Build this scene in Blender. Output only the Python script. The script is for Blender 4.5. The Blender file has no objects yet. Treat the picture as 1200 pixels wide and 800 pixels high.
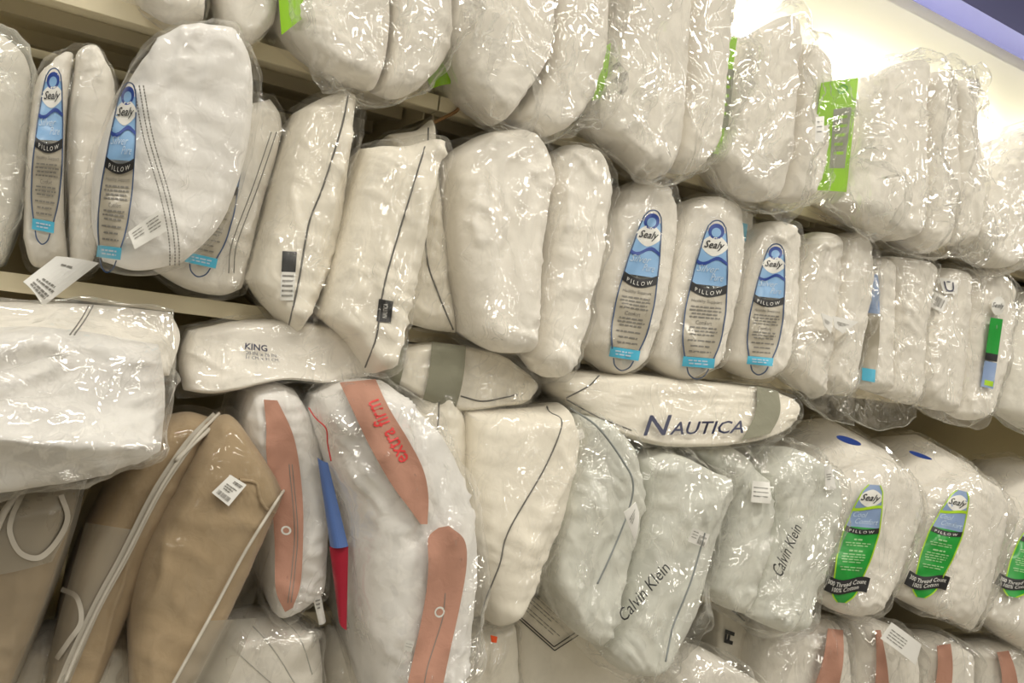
import bpy, math
import numpy as np
from mathutils import Vector, Matrix
from mathutils.bvhtree import BVHTree

S = bpy.context.scene
C = S.collection
# ------------------------------------------------------------------ camera
F_PX = 950.0
EYE = 1.55
_vx, _vy = 1618.0, 219.0            # where the shelf edges run together, from the picture's centre
_R = math.hypot(_vx, _vy)
ROLL, YAW = math.atan2(_vy, _vx), math.atan2(F_PX, _R)
FW = np.array([math.sin(YAW), math.cos(YAW), 0.0])
_rl = np.array([math.cos(YAW), -math.sin(YAW), 0.0])
_up = np.array([0, 0, 1.0])
RT = _rl * math.cos(ROLL) + _up * math.sin(ROLL)
UP = -_rl * math.sin(ROLL) + _up * math.cos(ROLL)
cam = bpy.data.cameras.new('camera')
cam.sensor_width = 36.0
cam.lens = F_PX / 1200 * 36.0
cam.clip_start = 0.02
co = bpy.data.objects.new('camera', cam)
C.objects.link(co)
M = Matrix.Identity(4)
for i in range(3):
    M[i][0], M[i][1], M[i][2] = RT[i], UP[i], -FW[i]
M[2][3] = EYE
co.matrix_world = M
S.camera = co
# ------------------------------------------------------------------ world, lamps, exposure
S.view_settings.view_transform = 'Standard'
S.view_settings.look = 'None'
S.view_settings.exposure = -0.50
S.view_settings.gamma = 1.0
S.cycles.transparent_max_bounces = 40
S.cycles.max_bounces = 10
S.cycles.sample_clamp_indirect = 4.0
W = bpy.data.worlds.new('shop_air'); S.world = W
W.use_nodes = True
W.node_tree.nodes['Background'].inputs[0].default_value = (1.0, 0.90, 0.70, 1)
W.node_tree.nodes['Background'].inputs[1].default_value = 0.07

def area(name, loc, size, sizey, energy, col=(1, 0.945, 0.83), aim=(0, 0, -1)):
    l = bpy.data.lights.new(name, 'AREA'); l.shape = 'RECTANGLE'
    l.size, l.size_y, l.energy, l.color = size, sizey, energy, col
    o = bpy.data.objects.new(name, l); C.objects.link(o)
    o.location = loc
    o.rotation_euler = Vector(aim).to_track_quat('-Z', 'Y').to_euler()
    return o
# rows of ceiling fluorescents along the aisle
for yy, en in ((0.0, 42), (-1.9, 26), (-4.2, 24), (-6.6, 20)):
    for k in range(6):
        area('aisle_lamp', (-3.6 + 2.0 * k + (.7 if yy < -3 else 0), yy, 3.75), 1.2, 0.16, en)

D = 1.5        # distance of the shelf fronts
WALL = 2.0     # distance of the back wall

def ray(px, py):
    px = np.asarray(px, float); py = np.asarray(py, float)
    return FW * F_PX + (px - 600)[..., None] * RT - (py - 400)[..., None] * UP

def P(px, py, Y):
    d = ray(px, py)
    r = d * (np.asarray(Y, float) / d[..., 1])[..., None]
    return r + np.array([0, 0, EYE])
# ------------------------------------------------------------------ noise
def gnoise(p, seed=0):
    p = np.asarray(p, float)
    pi = np.floor(p).astype(np.int64); pf = p - pi
    w = pf * pf * pf * (pf * (pf * 6 - 15) + 10)
    dim = p.shape[-1]
    out = 0
    for c in range(1 << dim):
        o = np.array([(c >> k) & 1 for k in range(dim)])
        q = pi + o
        h = (q[..., 0] * 374761393 + q[..., 1] * 668265263 + (q[..., 2] * 2147483647 if dim > 2 else 0) + seed * 974711) & 0x7fffffff
        h = ((h ^ (h >> 13)) * 1274126177) & 0x7fffffff
        h = h ^ (h >> 16)
        a = (h & 1023) / 1024.0 * 2 * np.pi
        d = pf - o
        if dim == 2:
            g = np.cos(a) * d[..., 0] + np.sin(a) * d[..., 1]
        else:
            b = ((h >> 10) & 1023) / 512.0 - 1
            s = np.sqrt(1 - b * b)
            g = s * np.cos(a) * d[..., 0] + s * np.sin(a) * d[..., 1] + b * d[..., 2]
        wt = np.prod(np.where(o == 1, w, 1 - w), axis=-1)
        out = out + wt * g
    return out * 1.5

def fbm(p, seed, octv=3):
    s, a = 0, 1.0
    for k in range(octv):
        s = s + a * gnoise(p * (2.03 ** k), seed + 17 * k); a *= .5
    return s

def crumple(xz, seed, axis=90.0, spread=55.0, slope=.26, dens=1.0):
    rng = np.random.default_rng(seed)
    s = 0
    warp = np.stack([gnoise(xz * 5, seed + 1), gnoise(xz * 5, seed + 2)], -1) * .035
    q = xz + warp
    for k in range(9):
        fr = (7, 9, 13, 17, 22, 28, 36, 45, 55)[k] * dens
        th = math.radians(axis + 90 + rng.uniform(-spread, spread))
        x = (q[..., 0] * math.cos(th) + q[..., 1] * math.sin(th)) * fr + rng.uniform(0, 9)
        t = 1 - np.abs(2 * (x - np.floor(x)) - 1)
        t = np.power(t, 1.6)
        m = np.clip(gnoise(xz * (3 + fr * .18), seed + 31 + k) * 1.5 + .42, 0, 1)
        s = s + t * m * slope / (2 * fr)
    return s
# ------------------------------------------------------------------ materials
MATS = {}
def nodes(name):
    m = bpy.data.materials.new(name); m.use_nodes = True
    nt = m.node_tree
    b = nt.nodes['Principled BSDF']
    return m, nt, b

def cloth(name, col, rough=.9, var=.06, scale=9, weave=900, sheen=.15):
    m, nt, b = nodes(name)
    N = nt.nodes.new
    tc = N('ShaderNodeTexCoord')
    n1 = N('ShaderNodeTexNoise'); n1.inputs['Scale'].default_value = scale; n1.inputs['Detail'].default_value = 5
    nt.links.new(tc.outputs['Object'], n1.inputs['Vector'])
    r = N('ShaderNodeValToRGB')
    r.color_ramp.elements[0].position = .3; r.color_ramp.elements[1].position = .7
    r.color_ramp.elements[0].color = (*[c * (1 - var) for c in col], 1)
    r.color_ramp.elements[1].color = (*[min(1, c * (1 + var * .6)) for c in col], 1)
    nt.links.new(n1.outputs['Fac'], r.inputs[0])
    nt.links.new(r.outputs[0], b.inputs['Base Color'])
    b.inputs['Roughness'].default_value = rough
    b.inputs['Specular IOR Level'].default_value = .2
    b.inputs['Sheen Weight'].default_value = sheen
    n2 = N('ShaderNodeTexNoise'); n2.inputs['Scale'].default_value = weave; n2.inputs['Detail'].default_value = 2
    n3 = N('ShaderNodeTexNoise'); n3.inputs['Scale'].default_value = 38; n3.inputs['Detail'].default_value = 4; n3.inputs['Distortion'].default_value = .8
    for n in (n2, n3): nt.links.new(tc.outputs['Object'], n.inputs['Vector'])
    b1 = N('ShaderNodeBump'); b1.inputs['Strength'].default_value = .12; b1.inputs['Distance'].default_value = .001
    b2 = N('ShaderNodeBump'); b2.inputs['Strength'].default_value = .30; b2.inputs['Distance'].default_value = .006
    nt.links.new(n2.outputs['Fac'], b1.inputs['Height']); nt.links.new(n3.outputs['Fac'], b2.inputs['Height'])
    nt.links.new(b2.outputs[0], b1.inputs['Normal']); nt.links.new(b1.outputs[0], b.inputs['Normal'])
    MATS[name] = m
    return m

def plain(name, col, rough=.5, spec=.5, metal=0, var=.04, scale=20):
    m, nt, b = nodes(name)
    N = nt.nodes.new
    tc = N('ShaderNodeTexCoord'); n1 = N('ShaderNodeTexNoise'); n1.inputs['Scale'].default_value = scale
    n1.inputs['Detail'].default_value = 4
    nt.links.new(tc.outputs['Object'], n1.inputs['Vector'])
    mx = N('ShaderNodeMix'); mx.data_type = 'RGBA'
    mx.inputs[6].default_value = (*[c * (1 - var) for c in col], 1)
    mx.inputs[7].default_value = (*[min(1, c * (1 + var)) for c in col], 1)
    nt.links.new(n1.outputs['Fac'], mx.inputs[0]); nt.links.new(mx.outputs[2], b.inputs['Base Color'])
    b.inputs['Roughness'].default_value = rough; b.inputs['Specular IOR Level'].default_value = spec
    b.inputs['Metallic'].default_value = metal
    MATS[name] = m
    return m

def film(name, haze=.05, tint=(1, 1, 1), gloss=.06, rough=.07, hazecol=(.85, .84, .80), tilt=.75, scale=15, stretch=.2, crease=.22):
    """clear polythene: see-through, flat little facets between creases that catch the lamps, a bit milky along the folds"""
    m = bpy.data.materials.new(name); m.use_nodes = True
    nt = m.node_tree; nt.nodes.clear(); N = nt.nodes.new; L = nt.links.new
    def math_(op, a, b=None, c=None):
        n = N('ShaderNodeMath'); n.operation = op
        for k, v in enumerate((a, b, c)):
            if v is None: continue
            if isinstance(v, (int, float)): n.inputs[k].default_value = v
            else: L(v, n.inputs[k])
        return n.outputs[0]
    def vmath(op, a, b=None, s=None):
        n = N('ShaderNodeVectorMath'); n.operation = op
        for k, v in enumerate((a, b)):
            if v is None: continue
            if isinstance(v, tuple): n.inputs[k].default_value = v
            else: L(v, n.inputs[k])
        if s is not None: n.inputs[3].default_value = s
        return n.outputs[0]
    out = N('ShaderNodeOutputMaterial')
    tr = N('ShaderNodeBsdfTransparent'); tr.inputs[0].default_value = (*tint, 1)
    gl = N('ShaderNodeBsdfGlossy'); gl.inputs['Roughness'].default_value = rough; gl.inputs[0].default_value = (1, 1, 1, 1)
    df = N('ShaderNodeBsdfDiffuse'); df.inputs[0].default_value = (*hazecol, 1)
    tl = N('ShaderNodeBsdfTranslucent'); tl.inputs[0].default_value = (*hazecol, 1)
    hz = N('ShaderNodeMixShader'); hz.inputs[0].default_value = .5
    L(df.outputs[0], hz.inputs[1]); L(tl.outputs[0], hz.inputs[2])
    tc = N('ShaderNodeTexCoord'); geo = N('ShaderNodeNewGeometry')
    n0 = N('ShaderNodeTexNoise'); n0.inputs['Scale'].default_value = 7; n0.inputs['Detail'].default_value = 4
    L(tc.outputs['Object'], n0.inputs['Vector'])
    warp = vmath('SCALE', vmath('SUBTRACT', n0.outputs['Color'], (.5, .5, .5)), s=.16)
    pos = vmath('MULTIPLY', vmath('ADD', tc.outputs['Object'], warp), (1, 1, stretch))
    n2 = N('ShaderNodeTexNoise'); n2.inputs['Scale'].default_value = 6; n2.inputs['Detail'].default_value = 2; L(tc.outputs['Object'], n2.inputs['Vector'])
    mt = N('ShaderNodeMapRange'); mt.inputs[1].default_value = .40; mt.inputs[2].default_value = .62; mt.inputs[3].default_value = .25; mt.inputs[4].default_value = 1.3; L(n2.outputs['Fac'], mt.inputs[0])
    acc = None; edges = None
    for k, (sc, tl_) in enumerate(((scale, tilt), (scale * 2.3, tilt * .7), (scale * 5, tilt * .4))):
        v = N('ShaderNodeTexVoronoi'); v.inputs['Scale'].default_value = sc; L(pos, v.inputs['Vector'])
        f_ = vmath('SCALE', vmath('SUBTRACT', v.outputs['Color'], (.5, .5, .5)), s=tl_)
        acc = f_ if acc is None else vmath('ADD', acc, f_)
        if k < 2:
            e = N('ShaderNodeTexVoronoi'); e.feature = 'DISTANCE_TO_EDGE'; e.inputs['Scale'].default_value = sc; L(pos, e.inputs['Vector'])
            mr = N('ShaderNodeMapRange'); mr.inputs[1].default_value = 0; mr.inputs[2].default_value = .06; mr.inputs[3].default_value = 1; mr.inputs[4].default_value = 0
            L(e.outputs['Distance'], mr.inputs[0])
            edges = mr.outputs[0] if edges is None else math_('MAXIMUM', edges, mr.outputs[0])
    sm = N('ShaderNodeVectorMath'); sm.operation = 'SCALE'; L(acc, sm.inputs[0]); L(mt.outputs[0], sm.inputs[3])
    nn = vmath('NORMALIZE', vmath('ADD', geo.outputs['Normal'], sm.outputs[0]))
    L(nn, gl.inputs['Normal'])
    n1 = N('ShaderNodeTexNoise'); n1.inputs['Scale'].default_value = 11; n1.inputs['Detail'].default_value = 2; L(tc.outputs['Object'], n1.inputs['Vector'])
    mk = N('ShaderNodeMapRange'); mk.inputs[1].default_value = .48; mk.inputs[2].default_value = .68; L(n1.outputs['Fac'], mk.inputs[0])
    fold = math_('MULTIPLY', edges, mk.outputs[0])
    lw = N('ShaderNodeLayerWeight'); lw.inputs[0].default_value = .5
    pw = math_('POWER', lw.outputs['Facing'], 5)
    fac = math_('MULTIPLY_ADD', pw, .25, gloss)
    mh = math_('ADD', math_('MULTIPLY_ADD', pw, haze * 3, haze), math_('MULTIPLY', fold, crease))
    m1 = N('ShaderNodeMixShader'); L(mh, m1.inputs[0]); L(tr.outputs[0], m1.inputs[1]); L(hz.outputs[0], m1.inputs[2])
    m2 = N('ShaderNodeMixShader'); L(fac, m2.inputs[0]); L(m1.outputs[0], m2.inputs[1]); L(gl.outputs[0], m2.inputs[2])
    L(m2.outputs[0], out.inputs[0])
    MATS[name] = m
    return m

cloth('white', (.88, .84, .765))
cloth('bright', (.90, .88, .85))
cloth('cream', (.86, .81, .705))
cloth('pale', (.74, .745, .68))
cloth('beige', (.40, .30, .185), var=.08)
cloth('grey_cloth', (.48, .47, .43))
cloth('salmon', (.50, .27, .20), sheen=.05)
cloth('olive', (.27, .265, .20))
film('film', haze=.03, gloss=.045, scale=12, crease=.30); film('film_crisp', haze=.035, gloss=.10, scale=10, crease=.55); film('film_thick', haze=.07, gloss=.12)
film('film_loose', haze=.035, gloss=.11, crease=.7, scale=9, tilt=.85)
film('film_smoky', haze=.22, gloss=.05, hazecol=(.74, .75, .71))
film('frosted', haze=.50, gloss=.03, rough=.35, hazecol=(.68, .65, .57), tilt=.05, crease=0)
film('vinyl_cloudy', haze=.26, hazecol=(.62, .60, .53), gloss=.03, rough=.15, tilt=.06, scale=7, crease=.03)
plain('zipper_tape', (.50, .465, .40), .5)
film('vinyl', haze=.015, gloss=.035, rough=.05, tilt=.10, scale=7, crease=.05)
plain('zipper', (.60, .56, .49), .6)
cloth('pale_piping', (.27, .29, .29))
plain('piping', (.13, .125, .115), .8)
plain('shelf_metal', (.80, .72, .52), .5)
plain('back_panel', (.42, .37, .24), .6)
plain('cream_wall', (.86, .83, .66), .8, var=.015, scale=3)
plain('blue_paint', (.095, .10, .25), .6, var=.02)
plain('floor_tile', (.40, .37, .31), .35)
plain('rust', (.30, .16, .06), .5)
plain('ink', (.02, .02, .022), .45)
plain('navy_ink', (.035, .04, .09), .45)
plain('grey_ink', (.22, .21, .19), .5)
plain('blue_print', (.26, .46, .74), .35)
plain('slate_print', (.26, .36, .58), .35)
plain('dark_blue', (.03, .07, .32), .35)
plain('line_blue', (.06, .10, .20), .4)
plain('cyan_print', (.10, .52, .76), .35)
plain('white_print', (.82, .81, .77), .4)
plain('pale_blue_print', (.55, .68, .82), .4)
plain('window_grey', (.47, .43, .35), .25, spec=.7)
plain('green_print', (.025, .33, .05), .3)
plain('lime', (.42, .68, .03), .35)
plain('lime_text', (.35, .62, .30), .4)
plain('paper', (.86, .85, .82), .7)
plain('red_print', (.40, .015, .04), .4)
plain('red_ink', (.70, .05, .05), .4)
plain('royal_print', (.11, .20, .50), .4)
plain('orange_tag', (.85, .10, .02), .5)
plain('header_green', (.31, .62, .015), .35)
plain('header_photo', (.30, .31, .24), .4)
m, nt, b = nodes('tube_glow'); b.inputs['Emission Color'].default_value = (1, .97, .86, 1); b.inputs['Emission Strength'].default_value = 100
b.inputs['Base Color'].default_value = (.9, .9, .9, 1); MATS['tube_glow'] = m
# ------------------------------------------------------------------ mesh helpers
def mesh_obj(name, V, Fc, mat, parent=None, smooth=True):
    V = np.asarray(V, float)
    if parent is not None:
        V = V - np.array(parent['_o'])
    me = bpy.data.meshes.new(name)
    me.from_pydata(V.tolist(), [], Fc if isinstance(Fc, list) else Fc.tolist())
    if smooth:
        me.polygons.foreach_set('use_smooth', [True] * len(me.polygons))
    me.materials.append(MATS[mat])
    o = bpy.data.objects.new(name, me); C.objects.link(o)
    if parent is not None:
        o.parent = parent
    return o

def thing(name, label, cat, group=None, loc=(0, 0, 0)):
    o = bpy.data.objects.new(name, None); C.objects.link(o)
    o.location = loc; o.empty_display_size = .05
    o['label'] = label; o['category'] = cat
    if group: o['group'] = group
    o['_o'] = [float(c) for c in loc]
    return o

def box(name, lo, hi, mat, parent=None, bev=0.0, kind=None):
    lo, hi = np.array(lo, float), np.array(hi, float)
    V = np.array([[(lo, hi)[i][0], (lo, hi)[j][1], (lo, hi)[k][2]] for i in (0, 1) for j in (0, 1) for k in (0, 1)])
    Fc = [[0, 1, 3, 2], [4, 6, 7, 5], [0, 4, 5, 1], [2, 3, 7, 6], [0, 2, 6, 4], [1, 5, 7, 3]]
    o = mesh_obj(name, V, Fc, mat, parent, smooth=False)
    if bev:
        md = o.modifiers.new('bevel', 'BEVEL'); md.width = bev; md.segments = 2
    if kind: o['kind'] = kind
    return o

def pts(s):
    if isinstance(s, str):
        return np.array([[float(c) for c in q.split(',')] for q in s.split()])
    return np.array(s, float)

def curve(p, t):
    """Catmull-Rom through p, sampled at chord-length fractions t"""
    p = np.asarray(p, float)
    if len(p) == 1: return np.repeat(p, len(t), 0)
    d = np.r_[0, np.cumsum(np.linalg.norm(np.diff(p, axis=0), axis=1))]; d /= d[-1]
    q = np.vstack([2 * p[0] - p[1], p, 2 * p[-1] - p[-2]])
    k = np.clip(np.searchsorted(d, t, side='right') - 1, 0, len(p) - 2)
    s = ((t - d[k]) / (d[k + 1] - d[k]))[:, None]
    a, b, c, e = q[k], q[k + 1], q[k + 2], q[k + 3]
    return .5 * (2 * b + (c - a) * s + (2 * a - 5 * b + 4 * c - e) * s ** 2 + (3 * b - a - 3 * c + e) * s ** 3)

def spacing(n, k=.6):
    t = np.linspace(0, 1, n + 1)
    return k * (.5 - .5 * np.cos(np.pi * t)) + (1 - k) * t

def coons(L, R, T, B, su, sv):
    l, r = curve(L, sv), curve(R, sv)
    t = curve(np.vstack([L[:1]] + ([T] if len(T) else []) + [R[:1]]), su)
    b = curve(np.vstack([L[-1:]] + ([B] if len(B) else []) + [R[-1:]]), su)
    U, V_ = su[None, :, None], sv[:, None, None]
    return ((1 - U) * l[:, None] + U * r[:, None] + (1 - V_) * t[None] + V_ * b[None]
            - (1 - U) * (1 - V_) * L[0] - U * (1 - V_) * R[0] - (1 - U) * V_ * L[-1] - U * V_ * R[-1])

def normals(G):
    du = np.gradient(G, axis=1); dv = np.gradient(G, axis=0)
    n = np.cross(du, dv)
    n /= np.maximum(np.linalg.norm(n, axis=-1, keepdims=True), 1e-9)
    return np.where(n[..., 1:2] > 0, -n, n)

def grid_faces(nu, nv):
    i = np.arange(nv)[:, None] * (nu + 1) + np.arange(nu)[None]
    return np.stack([i, i + nu + 1, i + nu + 2, i + 1], -1).reshape(-1, 4)

def clamp(V, zlo, zhi):
    """nothing sinks into the shelf it stands on nor into the one above; in front of the shelf edge it may hang or rise"""
    e = np.maximum(0, (D - .006 - V[..., 1])) * 5
    V[..., 2] = np.maximum(V[..., 2], zlo + .003 - e)
    if zhi is not None: V[..., 2] = np.minimum(V[..., 2], zhi - .003 + e)
    V[..., 1] = np.minimum(V[..., 1], WALL - .06)
    return V

def close_back(G, depth, taper=1.0, belly=0.0):
    nv, nu = G.shape[0] - 1, G.shape[1] - 1
    N = (nu + 1) * (nv + 1)
    I = np.arange(N).reshape(nv + 1, nu + 1)
    loop = np.r_[I[0, :-1], I[:-1, -1], I[-1, :0:-1], I[:0:-1, 0]]
    base = G.reshape(-1, 3)[loop]
    cen = base.mean(0)
    Vs = [G.reshape(-1, 3)]
    Fs = [grid_faces(nu, nv)]
    prev = loop; off = N; n = len(loop)
    for s, c in ((.04, 1.0), (.15, .975), (.4, .90), (.7, .82), (.9, .72), (.98, .55), (1.0, .27)):
        c = 1 - (1 - c) * taper
        ring = cen + (base - cen) * c
        ring[:, 1] = base[:, 1] + (cen[1] - base[:, 1]) * s + depth * s
        if belly:
            ring[:, 2] += belly * math.sin(math.pi * min(1, s * .8 + .1)) * min(1, s * 5) * np.clip((base[:, 2] - cen[2]) / (base[:, 2].max() - cen[2]), 0, 1)
        Vs.append(ring)
        cur = np.arange(n) + off
        Fs.append(np.stack([prev, np.roll(prev, -1), np.roll(cur, -1), cur], -1))
        prev = cur; off += n
    Vs.append((cen + np.array([0, depth, 0]))[None])
    cap = [[int(prev[k]), int(prev[(k + 1) % n]), off] for k in range(n)]
    return np.vstack(Vs), np.vstack(Fs).tolist() + cap

SHELVES = {}
def yrow(y0, y1, sv, curvey=0):
    return (y0 + (y1 - y0) * sv - curvey * 4 * sv * (1 - sv))[:, None]

class Body:
    """a stuffed body: outline L (left side, top to bottom), R, T and B in the picture, standing at distance y0 (top) to y1 (bottom)"""
    def __init__(self, L, R, T='', B='', y=(D - .02, D - .06), bulge=.05, depth=.33, round_=(.75, .2), exp=2.5, row=2,
                 seed=1, wrinkle=1.0, pucker=1.0, seam=None, ridge=.02, nu=44, nv=64, flow=80, vfold=0.0, belly=0.0):
        self.L, self.R = pts(L), pts(R)
        self.T = pts(T) if len(T) else np.zeros((0, 2)); self.B = pts(B) if len(B) else np.zeros((0, 2))
        self.y, self.depth, self.row, self.seed = y, depth, row, seed
        su, sv = spacing(nu, .7), spacing(nv, .5)
        px = coons(self.L, self.R, self.T, self.B, su, sv)
        Yv = yrow(y[0], y[1], sv) + 0 * su[None]
        G = P(px[..., 0], px[..., 1], Yv)
        x2 = G[..., [0, 2]]
        wid = np.linalg.norm(x2[:, -1] - x2[:, 0], axis=-1)[:, None]
        hei = np.linalg.norm(x2[-1] - x2[0], axis=-1)[None]
        wid = np.maximum(wid, .3 * wid.max())
        du = np.minimum(su, 1 - su)[None] * wid; dv = np.minimum(sv, 1 - sv)[:, None] * hei
        f = lambda d, r: (1 - (1 - np.clip(d / r, 0, 1)) ** exp) ** (1 / exp)
        h = bulge * f(du, wid * .5 * round_[0]) * f(dv, hei * .5 * round_[1])
        edge = np.clip(np.minimum(du, dv) / .025, 0, 1)
        if seam is not None:
            sp = pts(seam)
            sp = curve(sp, np.linspace(0, 1, 80))
            yy = np.interp(sp[:, 1], px[:, nu // 2, 1], Yv[:, 0])
            sw = P(sp[:, 0], sp[:, 1], yy)[:, [0, 2]]
            dd = np.min(np.linalg.norm(x2[:, :, None] - sw[None, None], axis=-1), axis=2)
            h = h + ridge * np.exp(-dd / .028) * edge
            pk = np.exp(-dd / .045)
        else:
            pk = 0
        G[..., 1] -= h
        n = normals(G)
        q = G[..., [0, 2]] + seed * 3.17
        a = math.radians(flow)
        ax = np.stack([q[..., 0] * math.cos(a) + q[..., 1] * math.sin(a), -q[..., 0] * math.sin(a) + q[..., 1] * math.cos(a)], -1)
        big = fbm(ax * np.array([4.0, 11.0]), seed, 2) * .007
        rid = (1 - np.abs(gnoise(ax * np.array([7, 22]) + .5 * gnoise(q * 9, seed + 5)[..., None], seed + 3)) * 2)
        rid = np.clip(rid, 0, 1) ** 3 * .008 * np.clip(gnoise(q * 6, seed + 9) + .5, 0, 1)
        rid2 = np.clip(1 - np.abs(gnoise(ax * np.array([26, 9]) + gnoise(q * 8, seed + 6)[..., None], seed + 4)) * 2.4, 0, 1) ** 2 * .007 * np.clip(gnoise(q * 7, seed + 11) + .35, 0, 1)
        # gathers where the cloth meets its seams
        eu = np.exp(-du / .05); ev = np.exp(-dv / .05)
        pz = np.clip(np.maximum(eu, pk), 0, 1) * gnoise(np.stack([q[..., 1] * 42, q[..., 0] * 6], -1), seed + 21) * .005
        pz = pz + ev * gnoise(np.stack([q[..., 0] * 42, q[..., 1] * 6], -1), seed + 22) * .006
        disp = wrinkle * (big + rid + rid2) + pucker * pz
        if vfold:
            disp = disp + vfold * np.sin(ax[..., 1] * 60 + 2 * gnoise(q * 5, seed)) * .5
        G = G + n * (disp * edge)[..., None]
        self.belly = belly; V, Fc = close_back(G, depth, 1.0, belly)
        zlo, zhi = SHELVES[row]
        self.V = clamp(V, zlo, zhi); self.F = Fc
        self.bvh = BVHTree.FromPolygons(self.V.tolist(), self.F)
        self.px = px

def grow(p, c, m):
    d = p - c
    return p + d / np.maximum(np.linalg.norm(d, axis=-1, keepdims=True), 1e-6) * m

class Bag:
    """film laid over the bodies inside it, taut across their hollows and crumpled"""
    def __init__(self, bodies, L=None, R=None, T='', B='', y=None, grow_=2.5, gap=.003, seed=5, amp=1.0, axis=90, spread=50,
                 nu=64, nv=96, depth=None, row=None, taut=30, sag=0.0, dens=1.0):
        b0 = bodies[0]
        if L is None:
            al = np.vstack([b0.L, b0.R]); c = al.mean(0)
            self.L, self.R = grow(b0.L, c, grow_), grow(b0.R, c, grow_)
            self.T = grow(b0.T, c, grow_) if len(b0.T) else b0.T; self.B = grow(b0.B, c, grow_) if len(b0.B) else b0.B
        else:
            self.L, self.R = pts(L), pts(R)
            self.T = pts(T) if len(T) else np.zeros((0, 2)); self.B = pts(B) if len(B) else np.zeros((0, 2))
        y = y or b0.y; self.y = y
        row = row or b0.row
        su, sv = spacing(nu, .6), spacing(nv, .4)
        px = coons(self.L, self.R, self.T, self.B, su, sv)
        G = P(px[..., 0], px[..., 1], yrow(y[0], y[1], sv) + 0 * su[None])
        q0 = G[..., [0, 2]] * 1.0 + seed * 2.3
        ed = np.clip(1 - np.minimum(np.minimum(su, 1 - su)[None] + 0 * sv[:, None], np.minimum(sv, 1 - sv)[:, None] + 0 * su[None]) / .12, 0, 1)
        G[..., 0] += gnoise(q0 * 17, seed + 3) * .006 * ed * amp; G[..., 2] += gnoise(q0 * 17, seed + 8) * .006 * ed * amp
        base = G[..., 1].copy()
        hmin = np.zeros(base.shape)
        dirv = Vector((0, 1, 0))
        for i in range(nv + 1):
            for j in range(nu + 1):
                o = Vector((G[i, j, 0], 0.2, G[i, j, 2]))
                for b in bodies:
                    hit = b.bvh.ray_cast(o, dirv)
                    if hit[0] is not None:
                        hmin[i, j] = max(hmin[i, j], base[i, j] - hit[0].y + gap)
        hmin = np.clip(hmin, 0, .4)
        bd = np.ones(base.shape, bool); bd[1:-1, 1:-1] = False
        hmin[bd] *= 1
        h = hmin.copy()
        for _ in range(taut):
            a = h.copy()
            a[1:-1, 1:-1] = .25 * (h[:-2, 1:-1] + h[2:, 1:-1] + h[1:-1, :-2] + h[1:-1, 2:])
            h = np.maximum(hmin, a)
        G[..., 1] = base - h
        n = normals(G)
        x2 = G[..., [0, 2]] + seed * 1.7
        wid = np.linalg.norm(G[:, -1] - G[:, 0], axis=-1)[:, None]; hei = np.linalg.norm(G[-1] - G[0], axis=-1)[None]
        e = np.clip(np.minimum(np.minimum(su, 1 - su)[None] * wid, np.minimum(sv, 1 - sv)[:, None] * hei) / .02, 0.15, 1)
        cr = crumple(x2, seed, axis, spread, slope=.26 if dens == 1 else .28, dens=dens)
        env = cr * amp * e
        for _ in range(10):
            s_ = env.copy()
            s_[1:-1, 1:-1] = .25 * (env[:-2, 1:-1] + env[2:, 1:-1] + env[1:-1, :-2] + env[1:-1, 2:])
            env = np.maximum(env, s_)
        G_print = G + n * env[..., None]
        G = G + n * (cr * amp * e)[..., None]
        V, Fc = close_back(G, (depth or max(b.depth for b in bodies)) + .01, .9, max(b.belly for b in bodies))
        zlo, zhi = SHELVES[row]
        self.V = clamp(V, zlo - .0015, zhi + .0015 if zhi else None); self.F = Fc
        self.bvh = BVHTree.FromPolygons(G_print.reshape(-1, 3).tolist(), grid_faces(nu, nv).tolist())
        self.px = px; self.hem = self.V[:(nu + 1) * (nv + 1)].reshape(nv + 1, nu + 1, 3)[-1]

CAM = Vector((0, 0, EYE))
def onto(surf, px, off):
    """points on a surface under picture positions px, lifted off it"""
    px = np.asarray(px, float).reshape(-1, 2)
    out = np.zeros((len(px), 3))
    dirs = ray(px[:, 0], px[:, 1])
    last = None
    miss = []
    for i, d in enumerate(dirs):
        dv = Vector(d).normalized()
        hit = surf.bvh.ray_cast(CAM, dv)
        if hit[0] is None:
            miss.append(i); continue
        out[i] = np.array(hit[0] - dv * off)
    if miss:
        ok = [i for i in range(len(px)) if i not in set(miss)]
        yy = out[ok][:, 1].mean() if ok else surf.y[1]
        for i in miss:
            near = ok[int(np.argmin(((px[ok] - px[i]) ** 2).sum(1)))] if ok else None
            out[i] = P(px[i, 0], px[i, 1], out[near][1] if near is not None else yy)
    return out

def tube(name, V, r, mat, parent, n=6):
    V = np.asarray(V, float)
    t = np.gradient(V, axis=0); t /= np.maximum(np.linalg.norm(t, axis=1, keepdims=True), 1e-9)
    a = np.cross(t, [0.3, 1, .2]); a /= np.maximum(np.linalg.norm(a, axis=1, keepdims=True), 1e-9)
    b = np.cross(t, a)
    ang = np.linspace(0, 2 * np.pi, n, endpoint=False)
    R_ = V[:, None] + r * (np.cos(ang)[None, :, None] * a[:, None] + np.sin(ang)[None, :, None] * b[:, None])
    k = len(V)
    Fc = [[i * n + j, i * n + (j + 1) % n, (i + 1) * n + (j + 1) % n, (i + 1) * n + j] for i in range(k - 1) for j in range(n)]
    Fc += [list(range(n)), list(range((k - 1) * n, k * n))]
    return mesh_obj(name, R_.reshape(-1, 3), Fc, mat, parent)

def cord(name, surf, path, mat, parent, r=.0016, off=.001, n=70):
    p = curve(pts(path), np.linspace(0, 1, n))
    V = onto(surf, p, off)
    for _ in range(2):
        V[1:-1] = .25 * V[:-2] + .5 * V[1:-1] + .25 * V[2:]
    return tube(name, V, r, mat, parent)
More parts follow.
